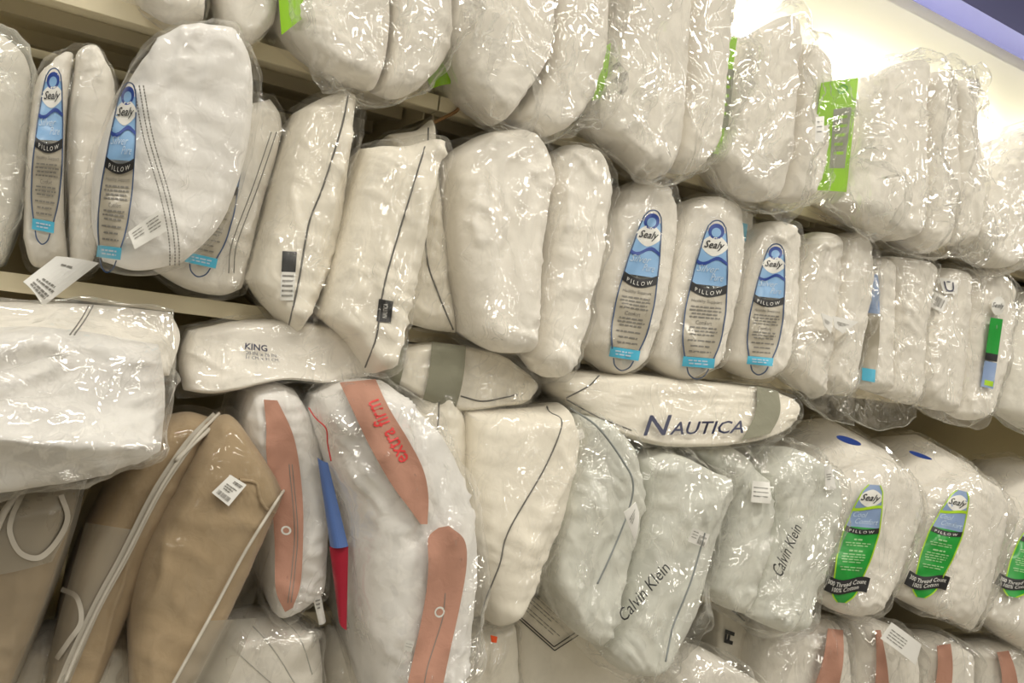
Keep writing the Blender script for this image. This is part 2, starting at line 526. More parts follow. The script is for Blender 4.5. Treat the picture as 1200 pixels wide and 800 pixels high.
# ------------------------------------------------------------------ print and labels
_TX = {}
def text_mesh(s, shear=0.0, bold=0.0):
    k = (s, shear, bold)
    if k not in _TX:
        cu = bpy.data.curves.new('t', 'FONT'); cu.body = s; cu.shear = shear; cu.resolution_u = 2; cu.offset = bold
        o = bpy.data.objects.new('t', cu); C.objects.link(o)
        dg = bpy.context.evaluated_depsgraph_get()
        me = o.evaluated_get(dg).to_mesh()
        V = np.array([v.co[:2] for v in me.vertices]); Fc = [list(p.vertices) for p in me.polygons]
        o.evaluated_get(dg).to_mesh_clear()
        bpy.data.objects.remove(o); bpy.data.curves.remove(cu)
        lo, hi = V.min(0), V.max(0)
        V = (V - lo) / (hi - lo) * 2 - 1; V[:, 1] *= -1
        _TX[k] = (V, Fc)
    return _TX[k]

def band(name, surf, left, right, mat, parent, lift=.0008, nu=10, nv=44):
    """a printed band between two edges"""
    t = np.linspace(0, 1, nv + 1); l, r = curve(pts(left), t), curve(pts(right), t)
    u = np.linspace(0, 1, nu + 1)[None, :, None]
    return mesh_obj(name, onto(surf, ((1 - u) * l[:, None] + u * r[:, None]).reshape(-1, 2), lift), grid_faces(nu, nv), mat, parent)

class Print:
    """flat print on a surface; (a, b) run 0..1 across and down a four-cornered field"""
    def __init__(self, surf, quad, parent, lift=.0012):
        self.s, self.q, self.p, self.lift, self.lay = surf, pts(quad), parent, lift, 0
    def px(self, ab):
        a, b = ab[:, :1], ab[:, 1:]
        q = self.q
        return (1 - b) * ((1 - a) * q[0] + a * q[1]) + b * ((1 - a) * q[3] + a * q[2])
    def put(self, name, ab, Fc, mat, lay):
        return mesh_obj(name, onto(self.s, self.px(np.asarray(ab, float)), self.lift + lay * .0008), Fc, mat, self.p)
    def strip(self, name, fl, fr, b0, b1, mat, lay=0, nu=10, nv=14):
        b = np.linspace(0, 1, nv + 1)
        rows = []
        for t in b:
            bb = (b0(0), b0(1)) if callable(b0) else None
            u = np.linspace(0, 1, nu + 1)
            top = b0(u) if callable(b0) else b0 + 0 * u
            bot = b1(u) if callable(b1) else b1 + 0 * u
            y = top + (bot - top) * t
            l, r = fl(y), fr(y)
            rows.append(np.stack([l + (r - l) * u, y], -1))
        return self.put(name, np.vstack(rows), grid_faces(nu, nv), mat, lay)
    def rect(self, name, a0, a1, b0, b1, mat, lay=0, nu=6, nv=6):
        return self.strip(name, lambda y: a0 + 0 * y, lambda y: a1 + 0 * y, b0, b1, mat, lay, nu, nv)
    def ellipse(self, name, ca, cb, ra, rb, mat, lay=1, e=1.0, rings=4, n=24):
        th = np.linspace(0, 2 * np.pi, n, endpoint=False)
        c, s_ = np.cos(th), np.sin(th)
        c, s_ = np.sign(c) * np.abs(c) ** e, np.sign(s_) * np.abs(s_) ** e
        V = [[ca, cb]]
        for k in range(1, rings + 1):
            V += np.stack([ca + ra * c * k / rings, cb + rb * s_ * k / rings], -1).tolist()
        Fc = [[0, 1 + j, 1 + (j + 1) % n] for j in range(n)]
        for k in range(rings - 1):
            o = 1 + k * n
            Fc += [[o + j, o + n + j, o + n + (j + 1) % n, o + (j + 1) % n] for j in range(n)]
        return self.put(name, np.array(V), Fc, mat, lay)
    def line(self, name, path, w, mat, lay=1, n=40):
        """a printed line of width w (share of the field's width)"""
        p = curve(np.array(path, float), np.linspace(0, 1, n))
        q = self.px(p)
        t = np.gradient(q, axis=0); t /= np.linalg.norm(t, axis=1, keepdims=True)
        nn = np.stack([-t[:, 1], t[:, 0]], -1) * w / 2
        V = np.stack([q - nn, q + nn], 1).reshape(-1, 2)
        Fc = [[2 * i, 2 * i + 2, 2 * i + 3, 2 * i + 1] for i in range(n - 1)]
        return mesh_obj(name, onto(self.s, V, self.lift + lay * .0008), Fc, mat, self.p)
    def text(self, s, ca, cb, wa, hb, mat, lay=2, shear=0.0, bold=0.0, name='lettering', bend=None):
        V, Fc = text_mesh(s, shear, bold)
        ab = np.stack([ca + V[:, 0] * wa / 2, cb + V[:, 1] * hb / 2], -1)
        if bend is not None: ab[:, 1] += bend(ab[:, 0])
        return self.put(name, ab, Fc, mat, lay)
    def fine(self, rows, mat, lay=1, name='fine_print', seed=0, h=.009):
        """rows of words too small to read: (b, a0, a1)"""
        rng = np.random.default_rng(seed); V = []; Fc = []
        for b, a0, a1 in rows:
            a = a0
            while a < a1 - .02:
                w = min(rng.uniform(.05, .15), a1 - a)
                k = len(V)
                V += [[a, b - h / 2], [a + w, b - h / 2], [a + w, b + h / 2], [a, b + h / 2]]
                Fc.append([k, k + 1, k + 2, k + 3]); a += w + .025
        return self.put(name, np.array(V), Fc, mat, lay)

def flat_tag(name, quad, y, mat, parent, thick=.0012, curl=.01, nu=8, nv=8, seed=0):
    """a card or paper tag standing at distance y (one number per corner or one for all), slightly curled"""
    q = pts(quad); yy = np.broadcast_to(np.array(y, float), (4,))
    c = P(q[:, 0], q[:, 1], yy)
    u = np.linspace(0, 1, nu + 1)[None, :, None]; v = np.linspace(0, 1, nv + 1)[:, None, None]
    G = (1 - v) * ((1 - u) * c[0] + u * c[1]) + v * ((1 - u) * c[3] + u * c[2])
    n = np.cross(c[1] - c[0], c[3] - c[0]); n /= np.linalg.norm(n)
    if n[1] > 0: n = -n
    G = G + n * (curl * (4 * u * (1 - u)) * (.4 + .6 * v))
    A = G.reshape(-1, 3); Bk = A - n * thick
    Fc = grid_faces(nu, nv); k = len(A)
    I = np.arange(k).reshape(nv + 1, nu + 1)
    loop = np.r_[I[0, :-1], I[:-1, -1], I[-1, :0:-1], I[:0:-1, 0]]
    side = np.stack([loop, np.roll(loop, -1), np.roll(loop, -1) + k, loop + k], -1)
    V = np.vstack([A, Bk]); Fs = np.vstack([Fc, Fc[:, ::-1] + k, side])
    o = mesh_obj(name, V, Fs, mat, parent, smooth=False)
    class T: pass
    t = T(); t.obj = o; t.y = (yy.mean(),) * 2; t.bvh = BVHTree.FromPolygons(V.tolist(), Fs.tolist())
    o['_o'] = parent['_o']
    return t

def origin(bodies, row):
    v = np.vstack([b.V for b in bodies])
    return (float(v[:, 0].mean()), float(v[:, 1].mean()), float(v[:, 2].min()))

SEED = [11]
def pack(name, label, cat, group, bodies, bag=None, mat='white', film_='film', mats=None, pillow_labels=None):
    """a pillow or pillows in a plastic bag: the Empty, the pillows and the bag; returns (root, bodies, bag)"""
    bs = []
    for b in bodies:
        SEED[0] += 1
        b = dict(b); b.setdefault('seed', SEED[0])
        bs.append(Body(**b))
    root = thing(name, label, cat, group, origin(bs, bs[0].row))
    for k, b in enumerate(bs):
        o = mesh_obj('pillow', b.V, b.F, (mats or [mat] * 9)[k], root)
        b.obj = o; o['_o'] = root['_o']
    bg = None
    if bag is not None:
        SEED[0] += 1
        bag = dict(bag); bag.setdefault('seed', SEED[0])
        bg = Bag(bs, **bag)
        o = mesh_obj('plastic_bag', bg.V, bg.F, film_, root)
        o['_o'] = root['_o']; bg.obj = o
        if film_ == 'film_loose':
            h = tube('hem', bg.hem, .0014, 'film_smoky', o); h['_o'] = root['_o']
    return root, bs, bg
# ------------------------------------------------------------------ the setting: wall, bulkhead, shelving
Z_A = EYE + .4356          # underside of the upper shelf's front edge
Z_B = EYE - .0282
Z_C = EYE - .60
Z_D = EYE - 1.10
LIP = .030
SHELVES.update({1: (Z_A + LIP, None), 2: (Z_B + LIP, Z_A), 3: (Z_C + LIP, Z_B), 4: (Z_D + LIP, Z_C)})
X0, X3 = -1.6, 4.6
X1 = float(P(np.array([514.]), np.array([125.]), D)[0, 0]); X2 = float(P(np.array([968.]), np.array([258.]), D)[0, 0])
zj = float(P(np.array([1180.]), np.array([60.]), WALL)[0, 2])
box('wall_back', (X0 - .4, WALL, 0), (X3 + 1, WALL + .1, zj), 'cream_wall', kind='structure')
box('floor', (X0 - .4, -8, -.05), (X3 + 1, WALL + .1, 0), 'floor_tile', kind='structure')
box('trim_1', (X0 - .4, WALL - .125, zj), (X3 + 1, WALL + .1, zj + .55), 'blue_paint', kind='structure')
for (xa, xb) in ((X0, X1), (X1, X2), (X2, X3)):
    # perforated-steel back sheet of each bay
    o = box('trim_2', (xa + .002, WALL - .03, .1), (xb - .002, WALL - .012, Z_A + LIP), 'back_panel', kind='structure')
for x in (X0, X1, X2, X3):
    o = box('trim_3', (x - .02, WALL - .048, 0), (x + .02, WALL - .031, Z_A + LIP), 'shelf_metal', kind='structure')
places = {1: 'top shelf board', 2: 'middle shelf board', 3: 'lower shelf board hidden behind hanging pillows', 4: 'bottom shelf board'}
bays = ['left bay', 'centre bay', 'right bay']
for row, z in ((1, Z_A), (2, Z_B), (3, Z_C), (4, Z_D)):
    for k, (xa, xb) in enumerate(((X0, X1), (X1, X2), (X2, X3))):
        if row == 4 or row == 3: yf = D + .012
        else: yf = D
        r = thing('shelf', 'tan painted steel %s in the %s' % (places[row], bays[k]), 'shelf', 'steel shelf boards', ((xa + xb) / 2, D + .2, z))
        xa_, xb_ = xa + .0015, xb - .0015
        box('deck', (xa_, yf + .004, z + LIP - .004), (xb_, WALL - .05, z + LIP), 'shelf_metal', r).location = (0, 0, 0)
        box('front_lip', (xa_, yf, z), (xb_, yf + .0035, z + LIP), 'shelf_metal', r, bev=.001)
        box('lip_return', (xa_, yf + .004, z), (xb_, yf + .04, z + .003), 'shelf_metal', r)
        box('stiffener', (xa_ + .02, D + .14, z), (xb_ - .02, D + .165, z + LIP - .004), 'shelf_metal', r)
        box('stiffener', (xa_ + .02, D + .32, z), (xb_ - .02, D + .345, z + LIP - .004), 'shelf_metal', r)
        for xx in (xa_ + .008, xb_ - .011):
            box('bracket', (xx, D + .045, z - .012), (xx + .003, WALL - .05, z + LIP - .004), 'shelf_metal', r)
# bent wire clip at the joint of the upper shelf
r = thing('wire_clip', 'bent rusty wire clip hooked over the top shelf joint', 'clip', None, (X1 + .04, D, Z_A))
pp = P(np.array([528., 536, 537, 520, 503]), np.array([112., 116, 128, 138, 146]), np.array([D - .006, D - .007, D - .007, D - .005, D - .003]))
tube('wire', curve(pp, np.linspace(0, 1, 24)), .0035, 'rust', r, 8)
# strip light on the wall behind the pillows of the top shelf
zl = float(P(np.array([1180.]), np.array([168.]), WALL - .05)[0, 2])
for k, xa in enumerate((.95, 2.2, 3.45)):
    r = thing('strip_light', ['fluorescent strip light glowing behind the top shelf bags with green cards', 'fluorescent strip light glowing on the wall behind the rightmost top shelf bags', 'fluorescent strip light beyond the right end of the top shelf view'][k], 'light', 'strip lights behind the top shelf', (xa + .6, WALL - .03, zl))
    box('housing', (xa, WALL - .035, zl - .05), (xa + 1.2, WALL, zl - .022), 'paper', r)
    tube('tube', np.stack([np.linspace(xa + .02, xa + 1.18, 12), np.full(12, WALL - .03), np.full(12, zl)], -1), .013, 'tube_glow', r, 10)
    for e in (xa + .01, xa + 1.18):
        box('end_cap', (e, WALL - .045, zl - .022), (e + .012, WALL - .012, zl + .016), 'paper', r)

# ------------------------------------------------------------------ label designs
def spindle(k=1.0):
    return (lambda b: .5 - .46 * k * np.interp(b, [0, .08, .3, .55, .75, .92, 1], [.42, .60, .85, 1.0, .92, .55, .40]),
            lambda b: .5 + .46 * k * np.interp(b, [0, .08, .3, .55, .75, .92, 1], [.42, .60, .85, 1.0, .92, .55, .40]))

def blue_label(surf, quad, bag, seed=0, half=0.0, words=True):
    p = Print(surf, quad, bag)
    l, r = spindle()
    if half: l = (lambda b, r=r: .5 - half * (r(b) - .5))
    p.strip('label_window', l, r, .44, .86, 'window_grey', 0)
    p.strip('label_field', l, r, .06, .40, 'blue_print', 0)
    p.ellipse('crest', .5, .055, .20, .05, 'dark_blue', 1)
    p.ellipse('crest', .5, .062, .12, .03, 'blue_print', 2)
    p.ellipse('badge', .5, .145, .34, .070, 'white_print', 1, e=1.35)
    p.text('Sealy', .5, .147, .50, .062, 'ink', 3, shear=.35, bold=.012)
    w = lambda u, o: .235 + o + .022 * np.sin(u * np.pi * 2 + .4)
    p.strip('wave', l, r, lambda u: w(u, 0), lambda u: w(u, .022), 'dark_blue', 2)
    p.text('Silver', .42, .295, .52, .045, 'pale_blue_print', 2, shear=.4)
    p.text('Pure', .66, .345, .30, .045, 'pale_blue_print', 2, shear=.4)
    arc = lambda u, o: .385 + o + .035 * np.sin(u * np.pi)
    p.strip('band', l, r, lambda u: arc(u, 0), lambda u: arc(u, .055), 'ink', 2)
    p.text('P I L L O W', .5, .414, .62, .026, 'white_print', 4, bend=lambda a: .035 * np.sin(np.clip((a - .05) / .9, 0, 1) * np.pi))
    if words:
        p.text('Healthy Support', .5, .505, .70, .026, 'grey_ink', 2)
        p.text('Comfort', .5, .640, .36, .026, 'grey_ink', 2)
        p.fine([(.540, .16, .84), (.562, .14, .86), (.584, .2, .8), (.606, .16, .84), (.672, .2, .8), (.694, .18, .82), (.716, .24, .76), (.755, .2, .8), (.79, .28, .72), (.825, .26, .74)], 'grey_ink', 2, seed=seed)
    p.rect('cyan_block', .16, .84, .862, .925, 'cyan_print', 2)
    p.fine([(.884, .28, .72), (.903, .3, .7)], 'pale_blue_print', 3, seed=seed)
    ends = [(l(b), b) for b in np.linspace(.02, .92, 14)]
    p.line('outline', [(float(a), b) for a, b in ends], 1.6, 'line_blue', 1)
    p.line('outline', [(float(r(b)), b) for b in np.linspace(.02, .92, 14)], 1.6, 'line_blue', 1)
    p.line('outline', [(.27, .93), (.34, .975), (.5, 1.0), (.66, .975), (.73, .93)], 1.6, 'line_blue', 1)
    p.line('outline', [(.30, .02), (.38, -.005), (.5, -.015), (.62, -.005), (.70, .02)], 1.6, 'line_blue', 1)

def green_label(surf, quad, bag, seed=0, words=True):
    p = Print(surf, quad, bag, .002)
    wf = lambda b: .42 * np.interp(b, [0, .05, .2, .4, .62, .8, .93, 1], [.30, .55, .80, 1.0, .92, .72, .62, .18])
    l, r = (lambda b: .5 - wf(b)), (lambda b: .5 + wf(b))
    wl = lambda b: wf(b) + .05
    bb = np.linspace(0, 1, 20)
    for sg in (-1, 1): p.line('lime_edge', [(.5 + sg * (float(wf(b_)) + .015), float(b_)) for b_ in bb], 1.5, 'lime', 2)
    p.strip('label_field', l, r, .0, .36, 'slate_print', 0)
    p.strip('green_field', l, r, .36, 1.0, 'green_print', 0, nv=26)
    p.ellipse('badge', .5, .115, .30, .075, 'white_print', 1, e=1.3)
    p.text('Sealy', .5, .117, .48, .075, 'ink', 3, shear=.35, bold=.012)
    w = lambda u, o: .185 + o + .02 * np.cos(u * np.pi)
    p.strip('wave', l, r, lambda u: w(u, 0), lambda u: w(u, .026), 'lime', 2)
    p.text('Cool', .36, .255, .34, .045, 'pale_blue_print', 2, shear=.3)
    p.text('Comfort', .56, .310, .56, .045, 'pale_blue_print', 2, shear=.3)
    arc = lambda u, o: .355 + o + .022 * np.sin(u * np.pi)
    p.strip('band', l, r, lambda u: arc(u, 0), lambda u: arc(u, .045), 'ink', 2)
    p.text('P I L L O W', .5, .378, .60, .022, 'white_print', 4, bend=lambda a: .022 * np.sin(np.clip(a, 0, 1) * np.pi))
    p.fine([(.465, .38, .62), (.56, .34, .66)], 'lime_text', 2, seed=seed + 1, h=.014)
    p.fine([(.495, .2, .8), (.515, .24, .78), (.59, .22, .78), (.612, .2, .76), (.634, .22, .74), (.656, .26, .7), (.70, .24, .76), (.722, .28, .7)], 'lime_text', 2, seed=seed, h=.009)
    b = lambda u, o: .79 + o + .022 * np.sin((u - .1) * np.pi * 2)
    p.strip('banner', lambda y: .0 + 0 * y, lambda y: 1.0 + 0 * y, lambda u: b(u, 0), lambda u: b(u, .125), 'ink', 4)
    bd = lambda a: .022 * np.sin((a - .1) * np.pi * 2)
    p.text('300 Thread Count', .5, .832, .86, .038, 'white_print', 6, bend=bd)
    p.text('100% Cotton', .5, .878, .58, .036, 'white_print', 6, bend=bd)

def barcode(p, a0, a1, b0, b1, mat='grey_ink', seed=3, lay=1):
    rng = np.random.default_rng(seed); V = []; Fc = []; a = a0
    while a < a1:
        w = rng.uniform(.008, .03); k = len(V)
        V += [[a, b0], [a + w, b0], [a + w, b1], [a, b1]]; Fc.append([k, k + 1, k + 2, k + 3]); a += w + rng.uniform(.012, .03)
    p.put('barcode', np.array(V), Fc, mat, lay)

def price_tag(root, quad, y, head='', seed=0, name='price_tag', curl=.006, code=True, words=None, mat='paper', lift=.0008):
    t = flat_tag(name, quad, y, mat, root, curl=curl)
    p = Print(t, quad, t.obj, lift)
    if head: p.text(head, .5, .2, .55, .12, 'ink', 1, bold=.01)
    p.fine(words or [(.38, .2, .8), (.48, .2, .7), (.58, .25, .6)], 'grey_ink', 1, seed=seed, h=.04)
    if code: barcode(p, .15, .85, .72, .90, seed=seed)
    return t

def sticker(surf, quad, parent, head='', seed=0, mat='paper', rows=None, code=(.15, .85, .72, .9), name='price_sticker'):
    p = Print(surf, quad, parent, .002)
    o = p.rect(name, 0, 1, 0, 1, mat, 0); o['_o'] = parent['_o']
    q = Print(surf, quad, o, .0032)
    if head: q.text(head, .5, .18, .6, .14, 'navy_ink', 0, bold=.015)
    q.fine(rows or [(.38, .2, .8), (.48, .2, .7), (.58, .25, .6)], 'grey_ink', 0, seed=seed, h=.045)
    if code: barcode(q, *code, seed=seed, lay=0)
    return o

def header_card(root, quad, y, photo=None, curl=.004):
    t = flat_tag('header_card', quad, y, 'header_green', root, thick=.0015, curl=curl)
    if photo is not None:
        p = Print(t, photo, t.obj, .001)
        p.rect('card_picture', 0, 1, 0, 1, 'header_photo', 0)
        p.fine([(.15, .2, .8), (.3, .15, .85), (.45, .2, .8), (.6, .2, .7), (.75, .2, .8)], 'header_green', 1, seed=4, h=.05)
    return t
# ------------------------------------------------------------------ top shelf, left to right
Y1 = (D - .03, D - .085)
G1 = 'bagged pillows on the top shelf'
B1 = dict(row=1, y=Y1, depth=.33, bulge=.055)
pack('bagged_pillow', 'white bagged pillow at the left end of the top shelf, cut off by frame', 'pillow', G1,
     [dict(B1, L='130,-190 140,-60 166,8', R='235,-170 240,-60 238,22', B='200,26', y=(D - .03, D - .04))], dict(grow_=6))
pack('bagged_pillow', 'white bagged pillow on the top shelf, just left of the first green card', 'pillow', G1,
     [dict(B1, L='246,-180 241,-60 262,40', R='318,-170 322,-50 320,28', B='290,54', y=(D - .03, D - .04))], dict(grow_=5))
r, b, g = pack('pillow_twin_pack', 'two white pillows in loose clear bag with green card at left, on top shelf', 'pillow pack', G1,
     [dict(B1, L='340,-180 327,-20 337,35 380,82', R='448,-180 453,0 450,60 438,104', B='412,98', flow=70),
      dict(B1, L='452,-180 456,20 446,106', R='528,-150 523,0 518,65 488,106', B='468,114')],
     dict(L='335,-190 318,-20 330,42 388,96', R='535,-160 528,0 526,60 498,108', B='425,119 458,123', axis=75, amp=1.25, gap=.012, taut=45, dens=.6), film_='film_loose')
header_card(r, '322,-60 360,-60 354,22 330,41', (D - .12,) * 4)
header_card(r, '478,30 530,10 528,98 505,104', (D + .01, D + .0, D - .04, D - .03))
r, b, g = pack('pillow_twin_pack', 'two white pillows in a clear bag, one corner pointing down, above the wire clip', 'pillow pack', G1,
     [dict(B1, L='530,-150 527,-20 526,50 546,112', R='640,-150 640,-20 636,60 606,113', B='562,132 578,145 584,144 592,132', bulge=.07),
      dict(B1, L='643,-150 642,60 608,138', R='718,-120 706,0 700,70 670,143', B='638,160')],
     dict(L='524,-150 520,-20 520,60 545,122', R='724,-120 714,0 706,70 686,128', B='580,148 640,166', axis=100, amp=1.25, gap=.012, taut=45, dens=.6), film_='film_loose')
header_card(r, '700,60 716,50 709,115 694,118', (D - .09,) * 4)
r, b, g = pack('pillow_twin_pack', 'two white pillows in a crinkled clear bag above the first blue spindle label', 'pillow pack', G1,
     [dict(B1, L='740,-120 726,0 706,80 692,143 724,176', R='790,-120 795,0 795,80 783,188', B='756,206 768,208', bulge=.065),
      dict(B1, L='797,-100 797,80 787,192', R='850,-90 847,20 838,110 828,170', B='805,203')],
     dict(L='735,-120 718,0 698,80 684,146 718,182', R='856,-90 853,20 845,110 833,178', B='765,213 805,209', axis=85, amp=1.3, gap=.012, taut=45, dens=.6), film_='film_loose')
header_card(r, '846,42 864,44 845,182 829,178', (D - .09,) * 4, '850,80 861,82 853,150 839,150')
r, b, g = pack('pillow_twin_pack', 'two white pillows in crinkled bag with a large green card at right, top shelf', 'pillow pack', G1,
     [dict(B1, L='874,42 860,80 850,130 837,183', R='926,22 925,80 920,170 906,233', T='895,32 915,20', B='856,220 885,236'),
      dict(B1, L='930,52 926,150 913,233', R='961,78 957,130 954,180 944,222', T='945,57', B='930,238')],
     dict(L='866,30 852,85 843,140 828,190', R='970,70 992,122 1000,168 986,214', T='900,18 930,18', B='850,229 900,249 945,238', axis=80, amp=1.35, gap=.012, taut=40, dens=.6), film_='film_loose')
t = header_card(r, '963,97 1006,90 992,225 945,222', (D - .11,) * 4, '977,128 998,125 990,197 972,197')
p = Print(t, '976,99 1000,95 996,110 974,113', t.obj, .001); p.line('emblem', [(.3, .5), (.5, .2), (.8, .5), (.5, .85), (.3, .5)], 1.2, 'green_print')
sticker(g, '956,137 966,136 965,166 955,166', g.obj, rows=[(.2, .2, .8), (.4, .2, .8), (.6, .2, .8)], code=None, seed=2)
for q in ('924,29 931,27 930,36 927,38', '960,71 966,69 964,77 961,78'):
    flat_tag('red_tag', q, D - .02, 'red_print', r, curl=.001, nu=2, nv=2)
r, b, g = pack('pillow_triple_pack', 'three white pillows in a shiny clear bag right of the large green card', 'pillow pack', G1,
     [dict(B1, L='1012,90 1004,120 991,190 977,238', R='1077,73 1070,130 1074,220 1068,273', T='1030,84 1060,72', B='1007,260 1040,282', bulge=.07),
      dict(B1, L='1080,97 1076,180 1072,283', R='1107,92 1105,150 1109,220 1100,278', T='1095,84', B='1085,295'),
      dict(B1, L='1109,97 1108,180 1106,288', R='1134,92 1129,140 1139,220 1124,288')],
     dict(L='1003,84 995,130 984,200 966,242', R='1139,84 1132,150 1147,230 1130,296', T='1040,72 1100,82', B='1010,269 1060,293 1092,303', axis=75, amp=1.35, gap=.012, taut=40, dens=.6), film_='film_loose')
r, b, g = pack('bagged_pillow', 'white pillow in a baggy glossy bag near the right end of the top shelf', 'pillow', G1,
     [dict(B1, L='1172,188 1146,220 1132,260 1140,298', R='1222,145 1208,200 1194,250 1187,308', T='1195,158', B='1162,314')],
     dict(L='1165,178 1136,220 1122,262 1133,304', R='1228,135 1212,200 1198,252 1191,316', T='1195,146', B='1160,322', axis=70, amp=1.35, gap=.01), film_='film_loose')
pack('bagged_pillow', 'white bagged pillow at the far right of the top shelf, cut off by frame', 'pillow', G1,
     [dict(B1, L='1218,152 1201,210 1193,270 1192,308', R='1290,120 1300,250 1290,330', B='1235,325')], dict(grow_=6))
# ------------------------------------------------------------------ middle shelf, left to right
G2 = 'bagged pillows on the middle shelf'
Y2 = (D - .02, D - .065)
B2 = dict(row=2, y=Y2, depth=.34, bulge=.055)
pack('bagged_pillow', 'white pillow in a cloudy bag at the left edge of the middle shelf', 'pillow', G2,
     [dict(B2, L='-100,40 -110,150 -100,300', R='12,50 36,90 28,220 6,306', T='-40,28', B='-40,322', bulge=.07, y=(D + .02, D + .01))], dict(grow_=5), film_='film_smoky')
r, b, g = pack('pillow_twin_pack', 'two white pillows, blue label at left, big white hang tag over the shelf edge', 'pillow pack', G2,
     [dict(B2, L='62,76 40,105 30,200 27,278', R='86,64 77,150 75,240 80,309', T='75,65', B='40,312', y=(D + .02, D + .01)),
      dict(B2, L='89,64 79,150 82,310', R='117,67 134,110 121,210 112,298', T='100,57 110,59', B='100,320', vfold=.003, y=(D + .02, D + .01))],
     dict(L='56,74 34,105 24,200 21,284', R='122,62 140,110 126,210 117,302', T='88,50', B='38,320 100,327', amp=.7))
blue_label(g, '44,84 82,82 68,290 30,282', g.obj, 1, words=True)
t = price_tag(r, '66,300 116,308 50,359 27,330', (D - .075, D - .07, D - .10, D - .10), '', 5, 'hang_tag', curl=.008, code=False,
     words=[(.2, .3, .6), (.66, .3, .75), (.74, .2, .85), (.84, .2, .85), (.9, .2, .85)])
r, b, g = pack('bagged_pillow', 'large plump white pillow standing proud of its neighbours, blue label on its left', 'pillow', G2,
     [dict(B2, L='188,50 150,97 114,180 108,258 121,306', R='268,42 291,85 288,170 259,258 213,308', T='205,39 235,36 256,40', B='162,317',
           y=(D - .11, D - .09), bulge=.085, depth=.42, flow=75, wrinkle=1.0, seam='236,90 220,150 205,215 150,290', ridge=.006)],
     dict(L='180,48 144,97 108,180 101,260 117,312', R='278,40 304,88 298,170 266,262 217,314', T='205,33 240,30', B='162,323', amp=.55), mat='bright')
p = Print(g, '150,104 172,100 142,318 112,316', g.obj)
blue_label(g, '132,100 170,100 146,322 104,316', g.obj, 2)
for d in (0, 6, 11):
    path = curve(pts('%d,100 %d,160 %d,230 %d,280 %d,312' % (157 + d, 168 + d, 188 + d, 198 + d, 199 + d)), np.linspace(0, 1, 12))
    pr = Print(g, '0,0 1,0 1,1 0,1', g.obj, .0016)
    nn = []
    pathd = curve(path, np.linspace(0, 1, 60)); V = []; Fc = []
    for k in range(0, 59):
        a_, c_ = pathd[k], pathd[k] * .25 + pathd[k + 1] * .75
        tn = (c_ - a_) / np.linalg.norm(c_ - a_); no = np.array([-tn[1], tn[0]]) * .8
        i = len(V); V += [a_ - no, a_ + no, c_ + no, c_ - no]; Fc.append([i, i + 1, i + 2, i + 3])
    mesh_obj('warning_print', onto(g, np.array(V), .0018), Fc, 'grey_ink', g.obj)
sticker(g, '150,272 186,246 196,270 158,292', g.obj, rows=[(.2, .1, .4), (.35, .1, .42), (.5, .1, .4), (.2, .55, .95), (.35, .55, .9), (.5, .55, .95), (.65, .55, .9)], code=None, seed=9, mat='white_print', name='care_label')
r, b, g = pack('bagged_pillow', 'white pillow with a blue label tucked behind the large plump pillow', 'pillow', G2,
     [dict(B2, L='215,205 192,260 180,316', R='316,116 328,155 303,250 282,338', T='272,134', B='218,338 258,346', y=(D + .01, D - .0), bulge=.05)],
     dict(L='210,198 187,260 175,320', R='321,110 333,156 308,252 288,344', T='270,126', B='215,345 260,352'))
blue_label(g, '246,140 300,150 258,330 205,318', g.obj, 3)
for d in (0, 6):
    pr = Print(g, '0,0 1,0 1,1 0,1', g.obj, .0016)
    cord('warning_print', g, '%d,155 %d,220 %d,285 %d,320' % (322 + d - 4, 300 + d - 4, 272 + d, 268 + d), 'grey_ink', g.obj, .0009, 0)
NP = dict(B2, seam=None)
r, b, g = pack('bagged_pillow', 'tall narrow cream pillow with grey piping and a black and white label', 'pillow', G2,
     [dict(B2, L='345,132 326,190 309,260 291,328', R='411,110 404,190 389,290 361,362', T='380,114', B='314,362 332,382 339,391 346,381', bulge=.07,
           seam='408,112 398,150 378,220 362,262 350,330 338,384', ridge=.022, y=(D - .01, D - .06))],
     dict(L='340,126 321,190 304,262 287,332', R='427,110 421,190 398,290 364,370', T='385,106', B='312,366 331,388 339,396 348,386', amp=.8), mat='cream')
cord('piping', b[0], '408,112 400,150 378,220 362,262 350,330 338,384', 'piping', r)
p = Print(b[0], '331,294 348,295 344,352 328,352', b[0].obj, .002)
p.rect('woven_label', 0, 1, .0, .42, 'ink', 0); p.rect('woven_label', 0, 1, .42, 1, 'white_print', 0)
p.fine([(.5, .1, .9), (.6, .1, .9), (.7, .1, .9), (.8, .1, .9), (.9, .1, .9)], 'grey_ink', 1, seed=8, h=.04)
r, b, g = pack('bagged_pillow', 'cream pillow with grey piping and small black label, corner drooping over the shelf edge', 'pillow', G2,
     [dict(B2, L='424,174 408,230 388,310 375,370', R='511,167 498,225 486,300 464,383', T='440,173 472,172 500,165', B='402,396 421,424 428,436 437,422 450,402', bulge=.075,
           seam='498,172 482,225 455,312 446,352 440,395 428,430', ridge=.03, y=(D - .06, D - .12), wrinkle=1.4)],
     dict(L='420,167 404,230 384,310 371,373', R='518,160 503,225 492,300 470,390', T='460,165 500,158', B='400,402 420,432 429,441 440,430 455,410', amp=.8), mat='cream')
cord('piping', b[0], '498,172 482,225 456,312 447,352 441,395 428,430', 'piping', r)
p = Print(b[0], '444,350 461,353 458,378 441,376', b[0].obj, .0025)
p.rect('woven_label', 0, 1, 0, 1, 'ink', 0)
q = Print(b[0], '447,374 449,353 456,354 454,375', b[0].obj, .0040)
q.text('NAUTICA', .5, .5, .8, .75, 'white_print', 0)
